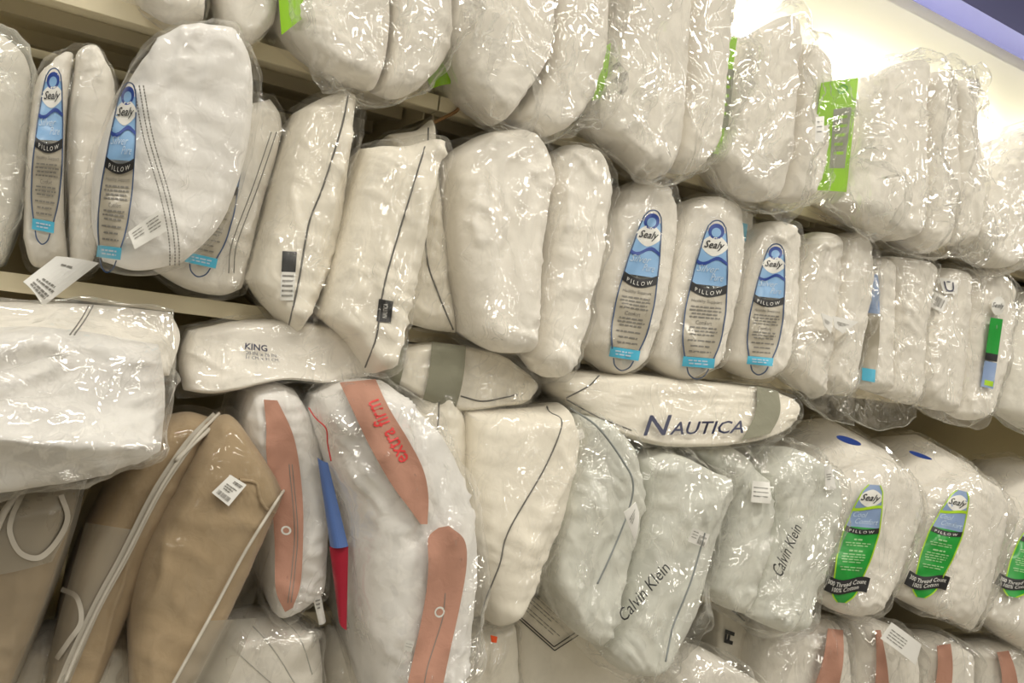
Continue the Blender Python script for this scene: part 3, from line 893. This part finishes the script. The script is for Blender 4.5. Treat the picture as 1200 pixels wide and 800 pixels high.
r, b, g = pack('bagged_pillow', 'cream pillow corner with grey piping peeping out left of the plain twin pack', 'pillow', G2,
     [dict(B2, L='455,158 470,250 470,375', R='506,140 512,230 522,320 533,390', T='490,152', B='505,386', y=(D - .01, D - .05), bulge=.035,
           seam='505,142 500,230 502,305 518,350 532,388', ridge=.015)], dict(grow_=4, amp=.8), mat='cream')
cord('piping', b[0], '502,150 500,230 500,300 514,345 531,386', 'piping', r)
r, b, g = pack('pillow_twin_pack', 'two big plain white pillows side by side in one tight bag at mid shelf', 'pillow pack', G2,
     [dict(B2, L='537,172 523,205 527,300 547,392', R='628,172 635,220 622,300 617,412', T='570,156 605,156', B='580,412', bulge=.085, y=(D - .04, D - .11), wrinkle=1.3),
      dict(B2, L='638,185 634,260 620,418', R='689,182 705,225 691,310 661,427', T='665,170', B='640,442', bulge=.07, y=(D - .04, D - .11), wrinkle=1.3)],
     dict(L='528,165 516,210 521,300 540,400', R='697,178 712,225 697,320 669,432', T='600,149', B='590,424 641,449', amp=.85, taut=18, axis=80))
# pillows with the blue spindle label
for (Ls, Rs, Ts, Bs, lab, q, k) in (
    ('723,224 708,260 694,330 682,403', '774,220 785,260 774,340 749,423', '748,211', '713,438', 'white pillow with a blue spindle label right of the plain twin pack', '744,246 788,252 754,438 702,430', 1),
    ('796,240 786,280 774,350 758,418', '859,238 862,290 854,350 835,423', '825,230', '791,444', 'white pillow with a blue spindle label, middle one of the three', '818,258 864,264 844,446 788,442', 2),
    ('881,270 872,300 862,360 850,423', '919,267 925,300 920,370 904,430', '902,259', '879,444', 'white pillow with a blue spindle label, rightmost of the three', '890,286 930,290 911,441 866,437', 3)):
    r, b, g = pack('bagged_pillow', lab, 'pillow', G2, [dict(B2, L=Ls, R=Rs, T=Ts, B=Bs, bulge=.06)], dict(grow_=4, amp=.6))
    blue_label(g, q, g.obj, 20 + k)
r, b, g = pack('bagged_pillow', 'thin white pillow showing a narrow blue side print between two spindle labels', 'pillow', G2,
     [dict(B2, L='852,248 848,330 842,418', R='877,250 872,290 861,370 848,425', T='865,244', y=(D + .03, D + .01), bulge=.03)], dict(grow_=3, amp=.6))
p = Print(g, '864,250 877,254 862,398 846,394', g.obj)
p.rect('side_print', 0, 1, .06, .2, 'cyan_print', 0); p.rect('side_print', .1, .9, .55, .95, 'pale_blue_print', 0)
p.ellipse('badge', .5, .84, .4, .08, 'white_print', 1); p.text('Sealy', .5, .84, .6, .05, 'ink', 3, shear=.3)
r, b, g = pack('bagged_pillow', 'thin pillow with red printing on its bag, squeezed beside the third spindle label', 'pillow', G2,
     [dict(B2, L='916,292 912,350 903,428', R='934,284 929,350 910,436', y=(D + .02, D - .02), bulge=.02)], dict(grow_=2, amp=.5))
p = Print(g, '921,292 933,290 915,440 903,438', g.obj)
p.rect('side_print', .55, 1, .0, .6, 'red_print', 0); p.rect('side_print', .3, 1, .70, .88, 'red_print', 0); p.text('25', .4, .95, .8, .05, 'red_print', 1)
r, b, g = pack('pillow_twin_pack', 'two plain white pillows with two small tags hanging, loose bag drooping below the shelf', 'pillow pack', G2,
     [dict(B2, L='939,287 928,330 920,390 914,428', R='976,277 971,340 964,400 954,467', T='955,272', B='935,450'),
      dict(B2, L='979,282 969,350 958,438', R='1007,277 1011,330 1001,390 991,460', T='992,272', B='970,460')],
     dict(L='934,281 923,330 914,390 907,432', R='1014,270 1017,330 1008,390 1000,496', B='945,470 975,493', amp=1.0), film_='film_loose')
price_tag(r, '962,366 976,372 974,392 966,382', D - .13, '', 3, code=False, curl=.002)
price_tag(r, '976,370 1006,377 988,391 978,384', D - .13, '', 4, code=False, curl=.002)
r, b, g = pack('pillow_twin_pack', 'two white pillows with a faded blue label, bag hanging empty below the shelf', 'pillow pack', G2,
     [dict(B2, L='1012,303 1007,380 1001,453', R='1037,303 1034,380 1030,460'),
      dict(B2, L='1040,300 1036,380 1030,462', R='1088,308 1076,360 1070,420 1065,474', T='1062,302', B='1050,468')],
     dict(L='1007,293 1001,380 986,482', R='1096,306 1081,360 1076,430 1074,490', T='1060,295', B='1020,501 1050,502', amp=1.0), film_='film_loose')
p = Print(g, '1012,320 1036,322 1028,458 1006,454', g.obj)
l, rr = spindle(); p.strip('label_window', l, rr, .36, .82, 'window_grey', 0); p.strip('label_field', l, rr, .0, .34, 'slate_print', 0); p.rect('cyan_block', .15, .85, .82, .93, 'cyan_print', 1)
r, b, g = pack('pillow_twin_pack', 'two white pillows with barcode ticket at top left and green label down right side', 'pillow pack', G2,
     [dict(B2, L='1090,324 1078,370 1070,420 1068,458', R='1127,320 1125,370 1119,430 1111,482', T='1108,314', B='1090,478'),
      dict(B2, L='1130,322 1122,400 1113,484', R='1171,327 1177,370 1167,430 1149,482', T='1150,315', B='1130,492')],
     dict(L='1084,318 1073,370 1065,420 1063,462', R='1178,322 1184,370 1173,430 1153,488', T='1130,306', B='1090,486 1130,499', amp=.8), film_='film_loose')
sticker(g, '1081,334 1112,350 1104,366 1075,352', g.obj, seed=6, rows=[(.2, .1, .5), (.35, .1, .5), (.5, .1, .5), (.65, .1, .5)], code=(.6, .9, .2, .8))
o = sticker(g, '1100,325 1122,328 1122,344 1106,344', g.obj, mat='white_print', rows=[(.85, .2, .8)], code=None, name='logo_sticker')
p = Print(g, '1100,325 1122,328 1122,344 1106,344', o, .0035); p.line('emblem', [(.25, .2), (.3, .75), (.7, .75), (.75, .2)], 1.5, 'navy_ink'); p.line('emblem', [(.4, .2), (.6, .2)], 1.2, 'navy_ink')
p = Print(g, '1164,338 1181,340 1164,462 1147,458', g.obj)
p.rect('green_field', .1, .95, .28, .62, 'green_print', 0); p.rect('label_field', .1, .95, .70, .95, 'slate_print', 0)
p.rect('band', .1, .95, .62, .69, 'ink', 1); p.ellipse('badge', .5, .16, .45, .09, 'white_print', 0); p.text('Sealy', .5, .16, .8, .06, 'ink', 3, shear=.3); p.rect('lime_edge', .3, .9, .88, .93, 'lime', 1)
pack('bagged_pillow', 'white pillow in a cloudy bag at the far right of the middle shelf', 'pillow', G2,
     [dict(B2, L='1193,343 1181,380 1171,430 1165,478', R='1290,330 1300,430 1280,530', B='1200,503', bulge=.07)], dict(grow_=5, amp=.5), film_='film_smoky')
# ------------------------------------------------------------------ lower shelf: pillows lying flat on top
G3 = 'bagged pillows on the lower shelf'
B3 = dict(row=3, y=(D - .05, D - .09), depth=.34, bulge=.06)
r, b, g = pack('pillow_twin_pack', 'two large white pillows lying flat in glossy bag, left under the middle shelf', 'pillow pack', G3,
     [dict(B3, L='-150,356 -160,380 -150,420', R='200,366 211,396 198,440', T='20,354 110,357', B='0,430', y=(D - .05, D - .10), bulge=.07, flow=20, wrinkle=1.5),
      dict(B3, L='-150,405 -160,470 -140,560', R='186,404 193,458 187,524', T='0,384 90,388', B='-20,569 60,559 130,543', y=(D - .20, D - .22), bulge=.09, depth=.45, flow=15, wrinkle=1.6, seam='-145,478 0,492 100,500 187,505', ridge=.06)],
     dict(L='-160,350 -170,440 -145,568', R='206,362 204,440 196,530', T='0,348 110,351', B='-20,577 60,566 130,550', y=(D - .12, D - .21), depth=.38, amp=1.0, axis=10, taut=10), film_='film_thick', mats=['white', 'bright'])
for d in (0, 5):
    cord('warning_print', g, '%d,358 %d,374 %d,392' % (104 + d, 95 + d, 82 + d), 'grey_ink', g.obj, .0010, 0, n=24)
r, b, g = pack('bagged_pillow', 'white king size pillow lying flat, size printed in dark letters on its bag', 'pillow', G3,
     [dict(B3, L='222,388 211,420 216,457', R='436,397 442,428 415,442', T='300,374 380,380', B='250,458 320,443 370,446', y=(D - .03, D - .07), bulge=.07, flow=10, depth=.36)],
     dict(L='214,382 203,420 206,467', R='442,392 448,430 420,447', T='300,368 380,375', B='250,464 320,449 370,452', amp=.6, axis=10))
p = Print(g, '286,400 320,404 322,422 284,418', g.obj)
p.text('KING', .42, .28, .74, .42, 'navy_ink', 1, bold=.02); p.text('20 IN. x 36 IN.', .6, .70, 1.0, .22, 'navy_ink', 1); p.text('51 CM. x 91 CM.', .62, .98, 1.05, .2, 'navy_ink', 1)
r, b, g = pack('bagged_pillow', 'cream pillow with olive bands lying flat under the plain twin pack', 'pillow', G3,
     [dict(B3, L='452,412 447,440', R='598,424 626,450 610,472', T='500,401 560,408', B='520,477 580,474', y=(D - .02, D - .04), bulge=.055, flow=10, depth=.36)],
     dict(L='447,406 441,440', R='602,418 634,450 618,478', T='500,395 560,402', B='520,484 580,481', amp=.6, axis=10), mat='cream', film_='film')
for q in ('506,400 546,406 533,480 492,478', '450,404 478,398 462,470 440,450'):
    Print(g, q, g.obj).strip('olive_band', lambda y: 0 * y + .08 * np.sin(y * 3), lambda y: 1 + 0 * y + .08 * np.sin(y * 3), 0, 1, 'olive', 0)
cord('piping', b[0], '540,464 565,470 590,466 606,462', 'piping', r)
r, b, g = pack('bagged_pillow', 'cream pillow lying flat with a large dark sailing brand name printed on its bag', 'pillow', G3,
     [dict(B3, L='656,436 646,455 692,498', R='896,454 929,472 918,498', T='720,436 820,446', B='760,519 850,516', y=(D - .04, D - .09), bulge=.075, flow=10, depth=.36)],
     dict(L='648,430 638,453 688,503', R='902,450 936,472 924,503', T='720,431 820,441', B='760,525 850,521', amp=.6, axis=10), mat='cream')
p = Print(g, '753,488 874,486 872,510 752,513', g.obj)
p.text('N', .15, .42, .27, .95, 'navy_ink', 1, shear=.25, bold=.01); p.text('AUTICA', .63, .58, .72, .62, 'navy_ink', 1, shear=.25, bold=.012)
Print(g, '887,452 912,458 902,508 868,516', g.obj).strip('olive_band', lambda y: 0 * y + .25 * np.sin(y * 3.1), lambda y: 1 + .25 * np.sin(y * 3.1), 0, 1, 'olive', 0)
cord('piping', b[0], '664,466 690,452 702,440', 'piping', r)
cord('piping', b[0], '664,468 700,488 740,504', 'piping', r)
# ------------------------------------------------------------------ lower shelf: pillows standing
r, b, g = pack('bagged_pillow', 'beige pillow in a frosted zipped bag at the left edge of the lower shelf', 'pillow', G3,
     [dict(B3, L='-80,590 -90,700 -90,830', R='92,570 80,625 50,710 0,830', T='0,578 50,566', y=(D - .14, D - .15), bulge=.07, wrinkle=.7)],
     dict(L='-85,585 -96,700 -96,836', R='102,561 87,622 56,712 4,836', T='0,571 50,559', amp=.12, taut=40), mat='beige', film_='vinyl_cloudy')
p = Print(g, '-80,570 98,566 96,654 -80,666', g.obj)
p.strip('frosted_pocket', lambda y: 0 * y, lambda y: np.interp(y, [0, .5, 1.15], [.99, .93, .77]), lambda u: 0 * u + .02, lambda u: 1.02 + .12 * np.sin(u * np.pi), 'frosted', 0)
p = Print(g, '5,572 95,570 80,665 10,660', g.obj, .004)
p.line('strap_loop', [(.28, .0), (.1, .35), (.05, .6), (.2, .85), (.5, .9), (.75, .7), (.88, .4), (.75, .1)], 6.5, 'zipper', 0)
cord('zipper', g, '-12,640 5,600 30,570 48,556', 'zipper', r, .005, .004)
r, b, g = pack('bagged_pillow', 'beige pillow in a clear bag with a white zipper, leaning under the flat glossy pillows', 'pillow', G3,
     [dict(B3, L='172,505 112,600 78,690 52,810', R='250,490 202,590 160,690 108,810', T='215,484', y=(D - .10, D - .14), bulge=.06, wrinkle=.7)],
     dict(L='165,500 106,600 72,690 47,816', R='258,482 206,595 165,695 114,816', T='215,476', amp=.15, taut=40), mat='beige', film_='vinyl')
p = Print(g, '100,612 206,628 110,800 48,800', g.obj)
p.strip('frosted_pocket', lambda y: .0 + 0 * y, lambda y: np.interp(y, [0, 1], [.52, .55]), 0, 1, 'frosted', 0)
Print(g, '0,0 1,0 1,1 0,1', g.obj, .004).line('strap_loop', [(72, 690), (90, 700), (95, 728), (80, 752), (66, 772)], 6, 'zipper', 0)
V = onto(g, curve(pts('257,484 228,514 198,556 178,590 148,650 118,705 90,765 76,800'), np.linspace(0, 1, 60)), .005)
tube('zipper', V, .0028, 'zipper', r)
Print(g, '0,0 1,0 1,1 0,1', g.obj, .003).line('zipper_tape', pts('254,487 224,517 195,558 175,592 145,652 115,707 87,767 72,802').tolist(), 12, 'zipper_tape', 0, n=60)
V = onto(g, curve(pts('257,484 248,500 226,520 206,540'), np.linspace(0, 1, 20)), .004)
tube('zipper_pull', V, .004, 'zipper', r)
r, b, g = pack('bagged_pillow', 'beige pillow in a clear zipped bag with a small white price sticker', 'pillow', G3,
     [dict(B3, L='242,496 208,560 168,640 151,720 152,815', R='330,572 300,640 262,720 206,815', T='272,488 305,532', y=(D - .12, D - .18), bulge=.075, wrinkle=.9)],
     dict(L='238,490 202,560 162,640 145,720 146,820', R='341,563 318,640 290,720 225,820', T='275,478 310,522', amp=.2, taut=40), mat='beige', film_='vinyl')
sticker(g, '270,556 289,568 268,593 248,577', g.obj, '', 12, rows=[(.14, .4, .9), (.20, .4, .9), (.38, .2, .8), (.48, .2, .7), (.58, .25, .6)])
p = Print(g, '245,727 300,724 262,812 196,812', g.obj)
p.strip('frosted_pocket', lambda y: 0 * y, lambda y: 1 + 0 * y, 0, 1, 'frosted', 0)
tube('zipper', onto(g, curve(pts('338,566 316,600 284,652 245,725 200,806'), np.linspace(0, 1, 60)), .003), .0026, 'zipper', r)
p = Print(g, '252,552 300,552 300,640 240,640', b[0].obj)
cord('fold', b[0], '280,562 300,566 304,582 312,596 322,600', 'beige', r, .003, .001)
r, b, g = pack('bagged_pillow', 'white pillow with a salmon stripe running down it, standing behind the beige bag with sticker', 'pillow', G3,
     [dict(B3, L='288,455 283,500 302,600 312,688', R='343,455 369,510 380,600 377,686', T='315,446', B='322,718 350,708', y=(D - .07, D - .10), bulge=.06)],
     dict(L='281,450 275,500 296,600 306,692', R='348,449 376,510 387,600 384,692', T='315,439', B='322,725 350,714', amp=.8), mat='bright')
p = Print(g, '306,470 334,470 350,716 318,716', g.obj, .0005)
band('salmon_stripe', g, '309,468 312,500 312,530 318,580 322,640 323,690 334,717', '325,469 342,505 350,540 355,590 355,640 352,685 343,712', 'salmon', g.obj)
p.ellipse('seal', .72, .615, .2, .022, 'white_print', 1); p.ellipse('seal', .72, .615, .12, .013, 'salmon', 2)
for d in (0, .12):
    p.line('stitching', [(1.0 + d, .3), (1.05 + d, .6), (.85 + d, .8), (.62 + d, .96)], 1.0, 'grey_ink', 1)
price_tag(r, '364,688 374,686 382,728 374,732', D - .15, '', 7, 'care_tag', code=False, curl=.004)
r, b, g = pack('bagged_pillow', 'plump white pillow with salmon panels reading extra firm, red and blue card at left', 'pillow', G3,
     [dict(B3, L='366,462 368,500 402,600 412,700 436,830', R='448,446 516,520 545,620 540,720 505,830', T='405,444', B='470,840', y=(D - .12, D - .20), bulge=.11, depth=.42, wrinkle=1.5, flow=60)],
     dict(L='360,455 362,500 396,600 406,700 430,836', R='453,439 523,520 553,620 548,720 512,836', T='405,437', B='470,846', amp=.9, axis=60), mat='bright', film_='film_crisp')
p = Print(g, '398,448 440,444 506,612 492,614', g.obj, .0006)
band('salmon_stripe', g, '398,448 413,480 433,522 458,566 480,596 493,614', '440,444 456,478 480,518 496,550 502,580 501,614', 'salmon', g.obj)
q = Print(g, '462,548 422,474 446,466 482,536', g.obj, .0022)
q.text('extra firm', .5, .5, 1.0, .8, 'red_ink', 0, bold=.01)
p = Print(g, '499,618 546,622 520,806 476,806', g.obj, .0006)
band('salmon_stripe', g, '514,618 502,630 502,660 500,690 492,735 476,808', '526,616 544,632 547,660 540,705 528,760 518,808', 'salmon', g.obj)
p.ellipse('seal', .62, .52, .13, .035, 'white_print', 1); p.ellipse('seal', .62, .52, .09, .022, 'salmon', 2)
p.line('stitching', [(.70, .40), (.72, .55), (.62, .7), (.50, .86), (.46, 1.0)], 1.0, 'grey_ink', 1)
sticker(g, '476,750 486,752 482,764 473,761', g.obj, mat='white_print', rows=[(.3, .1, .9), (.6, .1, .9)], code=None, name='size_label')
cord('red_thread', g, '362,478 370,490 382,502 384,520 388,540', 'red_ink', g.obj, .0012, .001)
ins = flat_tag('printed_insert', '372,536 384,542 408,640 387,640', (D - .16, D - .17, D - .20, D - .18), 'royal_print', r, curl=.012)
ins = flat_tag('printed_insert', '386,640 408,640 406,738 396,720', (D - .18, D - .20, D - .21, D - .19), 'red_print', r, curl=.010)
r, b, g = pack('bagged_pillow', 'narrow cream pillow with grey piping wedged behind the extra firm pillow', 'pillow', G3,
     [dict(B3, L='482,470 474,520 502,580 524,640', R='514,452 540,488 543,560 546,640', T='498,455', y=(D - .05, D - .08), bulge=.04, seam='515,455 512,500 506,540', ridge=.012)],
     dict(grow_=4, amp=.6), mat='cream')
cord('piping', b[0], '515,456 513,500 507,535', 'piping', r)
r, b, g = pack('bagged_pillow', 'cream pillow with a long grey piping seam and a tiny red orange tag below', 'pillow', G3,
     [dict(B3, L='546,482 545,560 548,640 562,716', R='656,472 662,520 646,600 602,686', T='590,480 636,478', B='572,724', y=(D - .08, D - .14), bulge=.08,
           seam='641,476 656,496 640,545 595,622 585,660 568,722', ridge=.02, wrinkle=.8)],
     dict(L='541,478 540,560 543,640 556,722', R='662,464 668,520 652,604 606,694', T='590,472 640,470', B='568,738', amp=.8), mat='cream')
cord('piping', b[0], '641,476 644,484 659,494 640,545 596,622 586,660 570,700 564,722', 'piping', r)
flat_tag('orange_tag', '575,744 583,746 582,753 576,752', D - .16, 'orange_tag', r, curl=.001, nu=2, nv=2)
# pale pillows with a designer name on the bag
r, b, g = pack('pillow_twin_pack', 'two pale pillows in crumpled bag printed with designer name, left one of such packs', 'pillow pack', G3,
     [dict(B3, L='670,484 658,560 644,640 643,682', R='738,524 743,600 723,680 700,755', T='702,490', B='672,738', y=(D - .10, D - .15), wrinkle=1.3, flow=60),
      dict(B3, L='744,534 747,600 732,680 708,758', R='800,534 841,566 831,620 805,700 764,786', T='770,526', B='722,782', y=(D - .11, D - .17), bulge=.07, wrinkle=1.3, flow=60)],
     dict(L='664,476 652,560 638,640 636,686', R='795,518 850,564 838,625 812,704 768,794', T='735,490', B='672,748 722,790', amp=1.15, axis=60, taut=12), mat='pale', film_='film_crisp')
q = Print(g, '724,714 774,656 786,670 734,730', g.obj)
q.text('Calvin Klein', .5, .5, 1.05, .8, 'ink', 0)
cord('piping', g, '668,478 700,500 730,540 742,566 736,600 716,650 700,684', 'pale_piping', g.obj, .0022, .0005)
cord('piping', g, '826,624 810,680 790,730 786,745 780,775', 'pale_piping', g.obj, .0022, .0005)
sticker(g, '812,618 832,626 826,642 806,634', g.obj, seed=13, mat='paper', rows=[(.2, .1, .4), (.4, .1, .4), (.6, .1, .4)], code=(.5, .9, .3, .9))
sticker(g, '666,508 682,502 686,512 670,520', g.obj, seed=14, mat='white_print', rows=[(.5, .1, .9), (.8, .1, .9)], code=None, name='size_label')
price_tag(r, '731,600 745,588 749,600 744,634', D - .25, '', 15, 'paper_tag', code=False, curl=.004)
r, b, g = pack('pillow_twin_pack', 'two pale pillows in crumpled bag printed with designer name, right one of such packs', 'pillow pack', G3,
     [dict(B3, L='804,526 847,574 837,640 827,688', R='876,544 893,590 878,660 863,716', T='840,518', B='842,708', y=(D - .07, D - .12), wrinkle=1.5, flow=65),
      dict(B3, L='882,546 897,600 882,660 868,718', R='950,534 972,570 960,640 936,730', T='918,524', B='905,735', y=(D - .08, D - .14), bulge=.065, wrinkle=1.5, flow=65)],
     dict(L='796,518 843,574 831,640 821,694', R='956,524 980,570 966,644 941,741', T='870,506 915,510', B='842,716 905,744', amp=1.1, axis=65, taut=12), mat='pale', film_='film_crisp')
q = Print(g, '902,664 928,610 941,620 918,680', g.obj)
q.text('Calvin Klein', .5, .5, 1.0, .75, 'ink', 0)
sticker(g, '882,563 902,565 903,590 880,588', g.obj, seed=16, mat='white_print', rows=[(.3, .1, .9), (.5, .1, .9), (.7, .1, .9)], code=None)
price_tag(r, '966,546 974,544 980,572 968,574', D - .17, '', 17, 'paper_tag', code=False, curl=.003)
sticker(g, '810,508 826,502 832,512 816,516', g.obj, seed=18, mat='white_print', rows=[(.5, .1, .9)], code=None, name='size_label')
# pillows with the green spindle label, their tops running back into the shelf
for (Ls, Rs, Ts, Bs, lab, q, k, tp) in (
    ('967,562 960,610 953,660 952,698', '1057,548 1071,590 1052,650 1022,708', '1010,536', '986,718', 'white pillow with a green spindle label, leftmost of the three', '1002,566 1048,570 1012,708 960,704', 1, '972,506 996,510 1018,526 992,522'),
    ('1077,573 1067,620 1054,670 1053,698', '1157,563 1168,600 1157,650 1136,738', '1120,551', '1087,718 1117,727', 'white pillow with a green spindle label, middle one of the three', '1108,570 1148,580 1104,704 1054,696', 2, '1060,524 1085,532 1098,542 1072,536'),
    ('1187,603 1175,640 1159,690 1154,722', '1285,583 1287,700 1250,785', '1230,573', '1190,756', 'white pillow with a green spindle label, cut off by right frame edge', '1212,590 1256,600 1212,704 1160,694', 3, None)):
    r, b, g = pack('bagged_pillow', lab, 'pillow', G3, [dict(B3, L=Ls, R=Rs, T=Ts, B=Bs, bulge=.07, depth=.42, belly=.11, round_=(.9, .4), y=(D - .07, D - .12))], dict(grow_=4, amp=1.0, axis=70), film_='film_crisp')
    green_label(g, q, g.obj, 30 + k)
    if tp: Print(g, tp, g.obj).ellipse('top_print', .5, .5, .5, .35, 'dark_blue', 0)
# ------------------------------------------------------------------ bottom shelf: only the tops show
G4 = 'bagged pillows on the bottom shelf'
B4 = dict(row=4, y=(D - .03, D - .05), depth=.34, bulge=.06)
pack('bagged_pillow', 'white pillow in a clear bag low between the two left beige bags', 'pillow', G4,
     [dict(B4, L='22,742 10,820 15,1040', R='146,722 152,800 140,1040', T='90,718', B='80,1060')], dict(grow_=5), film_='film_thick')
r, b, g = pack('bagged_pillow', 'quilted white pillow with stitched channels at the bottom under the sticker bag', 'pillow', G4,
     [dict(B4, L='255,728 220,800 214,1060', R='358,728 372,770 366,1060', T='310,716', y=(D - .07, D - .08), bulge=.09, vfold=.008, flow=55)], dict(grow_=5), film_='film_thick')
for pa in ('258,745 290,775 318,800', '285,722 320,760 345,800', '225,790 250,800 262,806', '322,718 350,745 366,790'):
    cord('stitching', b[0], pa, 'grey_cloth', r, .0012, .0002, n=30)
pack('bagged_pillow', 'plain off-white pillow in shadow at the bottom under the red and blue card', 'pillow', G4,
     [dict(B4, L='378,724 372,800 376,1060', R='424,722 444,800 440,1060', y=(D + .01, D - .01))], dict(grow_=4))
pack('bagged_pillow', 'cream pillow at the bottom below the tiny orange tag', 'pillow', G4,
     [dict(B4, L='545,736 527,800 522,1050', R='588,720 600,760 597,1050', y=(D - .04, D - .06))], dict(grow_=4), mat='cream')
r, b, g = pack('bagged_pillow', 'flat pillow in a frosted bag with a double framed dark print, at the bottom', 'pillow', G4,
     [dict(B4, L='604,696 604,800 596,1050', R='720,690 762,800 755,1050', bulge=.02, round_=(.3, .2), y=(D - .01, D - .03), wrinkle=.25, pucker=.2)],
     dict(grow_=4, amp=.08, taut=40), mat='cream', film_='vinyl')
p = Print(g, '632,684 690,736 650,762 598,716', g.obj, .002)
for o_ in (0, .06):
    p.line('print_frame', [(0, 1 - o_), (.5, 1 - o_), (1 - o_, 1 - o_)], 1.3, 'ink', 0); p.line('print_frame', [(1 - o_, 1 - o_), (1 - o_, .5), (1 - o_, 0)], 1.3, 'ink', 0)
p.fine([(.72, .1, .8), (.64, .1, .85), (.5, .1, .6), (.42, .1, .7), (.3, .1, .5)], 'grey_ink', 0, seed=40, h=.02)
pack('bagged_pillow', 'white pillow in a shiny crumpled bag at the bottom, right of the framed print', 'pillow', G4,
     [dict(B4, L='772,782 742,860 736,1050', R='848,772 898,830 893,1050', T='810,757', y=(D - .09, D - .10), bulge=.08)], dict(grow_=7, amp=1.3), film_='film_thick')
r, b, g = pack('bagged_pillow', 'beige boxed pillow with bold black letters at the bottom behind the shiny bag', 'pillow', G4,
     [dict(B4, L='840,704 835,800 832,1050', R='884,728 876,800 872,1050', T='862,716', y=(D + .0, D - .0), bulge=.02, round_=(.4, .3), wrinkle=.3)], dict(grow_=3, amp=.2), mat='cream', film_='vinyl')
Print(g, '846,754 848,734 864,740 860,758', g.obj).text('FI', .5, .5, .8, .7, 'ink', 0, bold=.05)
cord('red_thread', g, '887,738 886,748 880,758 877,774', 'red_print', g.obj, .0014, .001)
cord('binding', g, '848,708 860,716 872,727', 'ink', g.obj, .002, .001)
for k, (Ls, Rs, Ts, st, lab, q) in enumerate((
    ('892,732 880,800 876,1050', '978,728 988,800 982,1050', '930,722', '970,736 988,738 984,812 954,812', 'white pillow with a salmon stripe, leftmost of four at the bottom', None),
    ('996,730 992,800 990,1050', '1050,734 1066,800 1060,1050', '1020,724', '1026,738 1032,738 1044,812 1026,812', 'white pillow with a salmon stripe under the barcode ticket at the bottom', '1045,729 1080,755 1073,779 1032,748'),
    ('1068,746 1072,800 1070,1050', '1116,750 1130,800 1125,1050', '1092,740', '1098,756 1114,754 1116,812 1096,812', 'white pillow with a salmon stripe, just right of the barcode ticket', None),
    ('1134,756 1136,800 1134,1050', '1198,760 1215,830 1210,1050', '1165,750', '1168,764 1182,762 1196,812 1176,812', 'white pillow with a salmon stripe, rightmost of four at the bottom', None))):
    r, b, g = pack('bagged_pillow', lab, 'pillow', G4, [dict(B4, L=Ls, R=Rs, T=Ts, bulge=.065, y=(D - .06, D - .075))], dict(grow_=5, amp=1.0), film_='film_thick')
    Print(g, st, g.obj, .0006).strip('salmon_stripe', lambda y: .1 * np.sin(y * 4), lambda y: 1 + .1 * np.sin(y * 4), 0, 1, 'salmon', 0)
    if q:
        price_tag(r, q, (D - .18,) * 4, '', 50, 'barcode_ticket', code=False, words=[(.3, .1, .6), (.45, .1, .6), (.6, .1, .6), (.75, .1, .6)])
pack('bagged_pillow', 'white bagged pillow in the bottom right corner of the photo', 'pillow', G4,
     [dict(B4, L='1155,748 1160,800 1160,1050', R='1290,740 1290,900 1285,1050', T='1215,742', y=(D - .01, D - .03))], dict(grow_=5), film_='film_thick')
# ------------------------------------------------------------------ tidy
for o in bpy.data.objects:
    if '_o' in o.keys(): del o['_o']
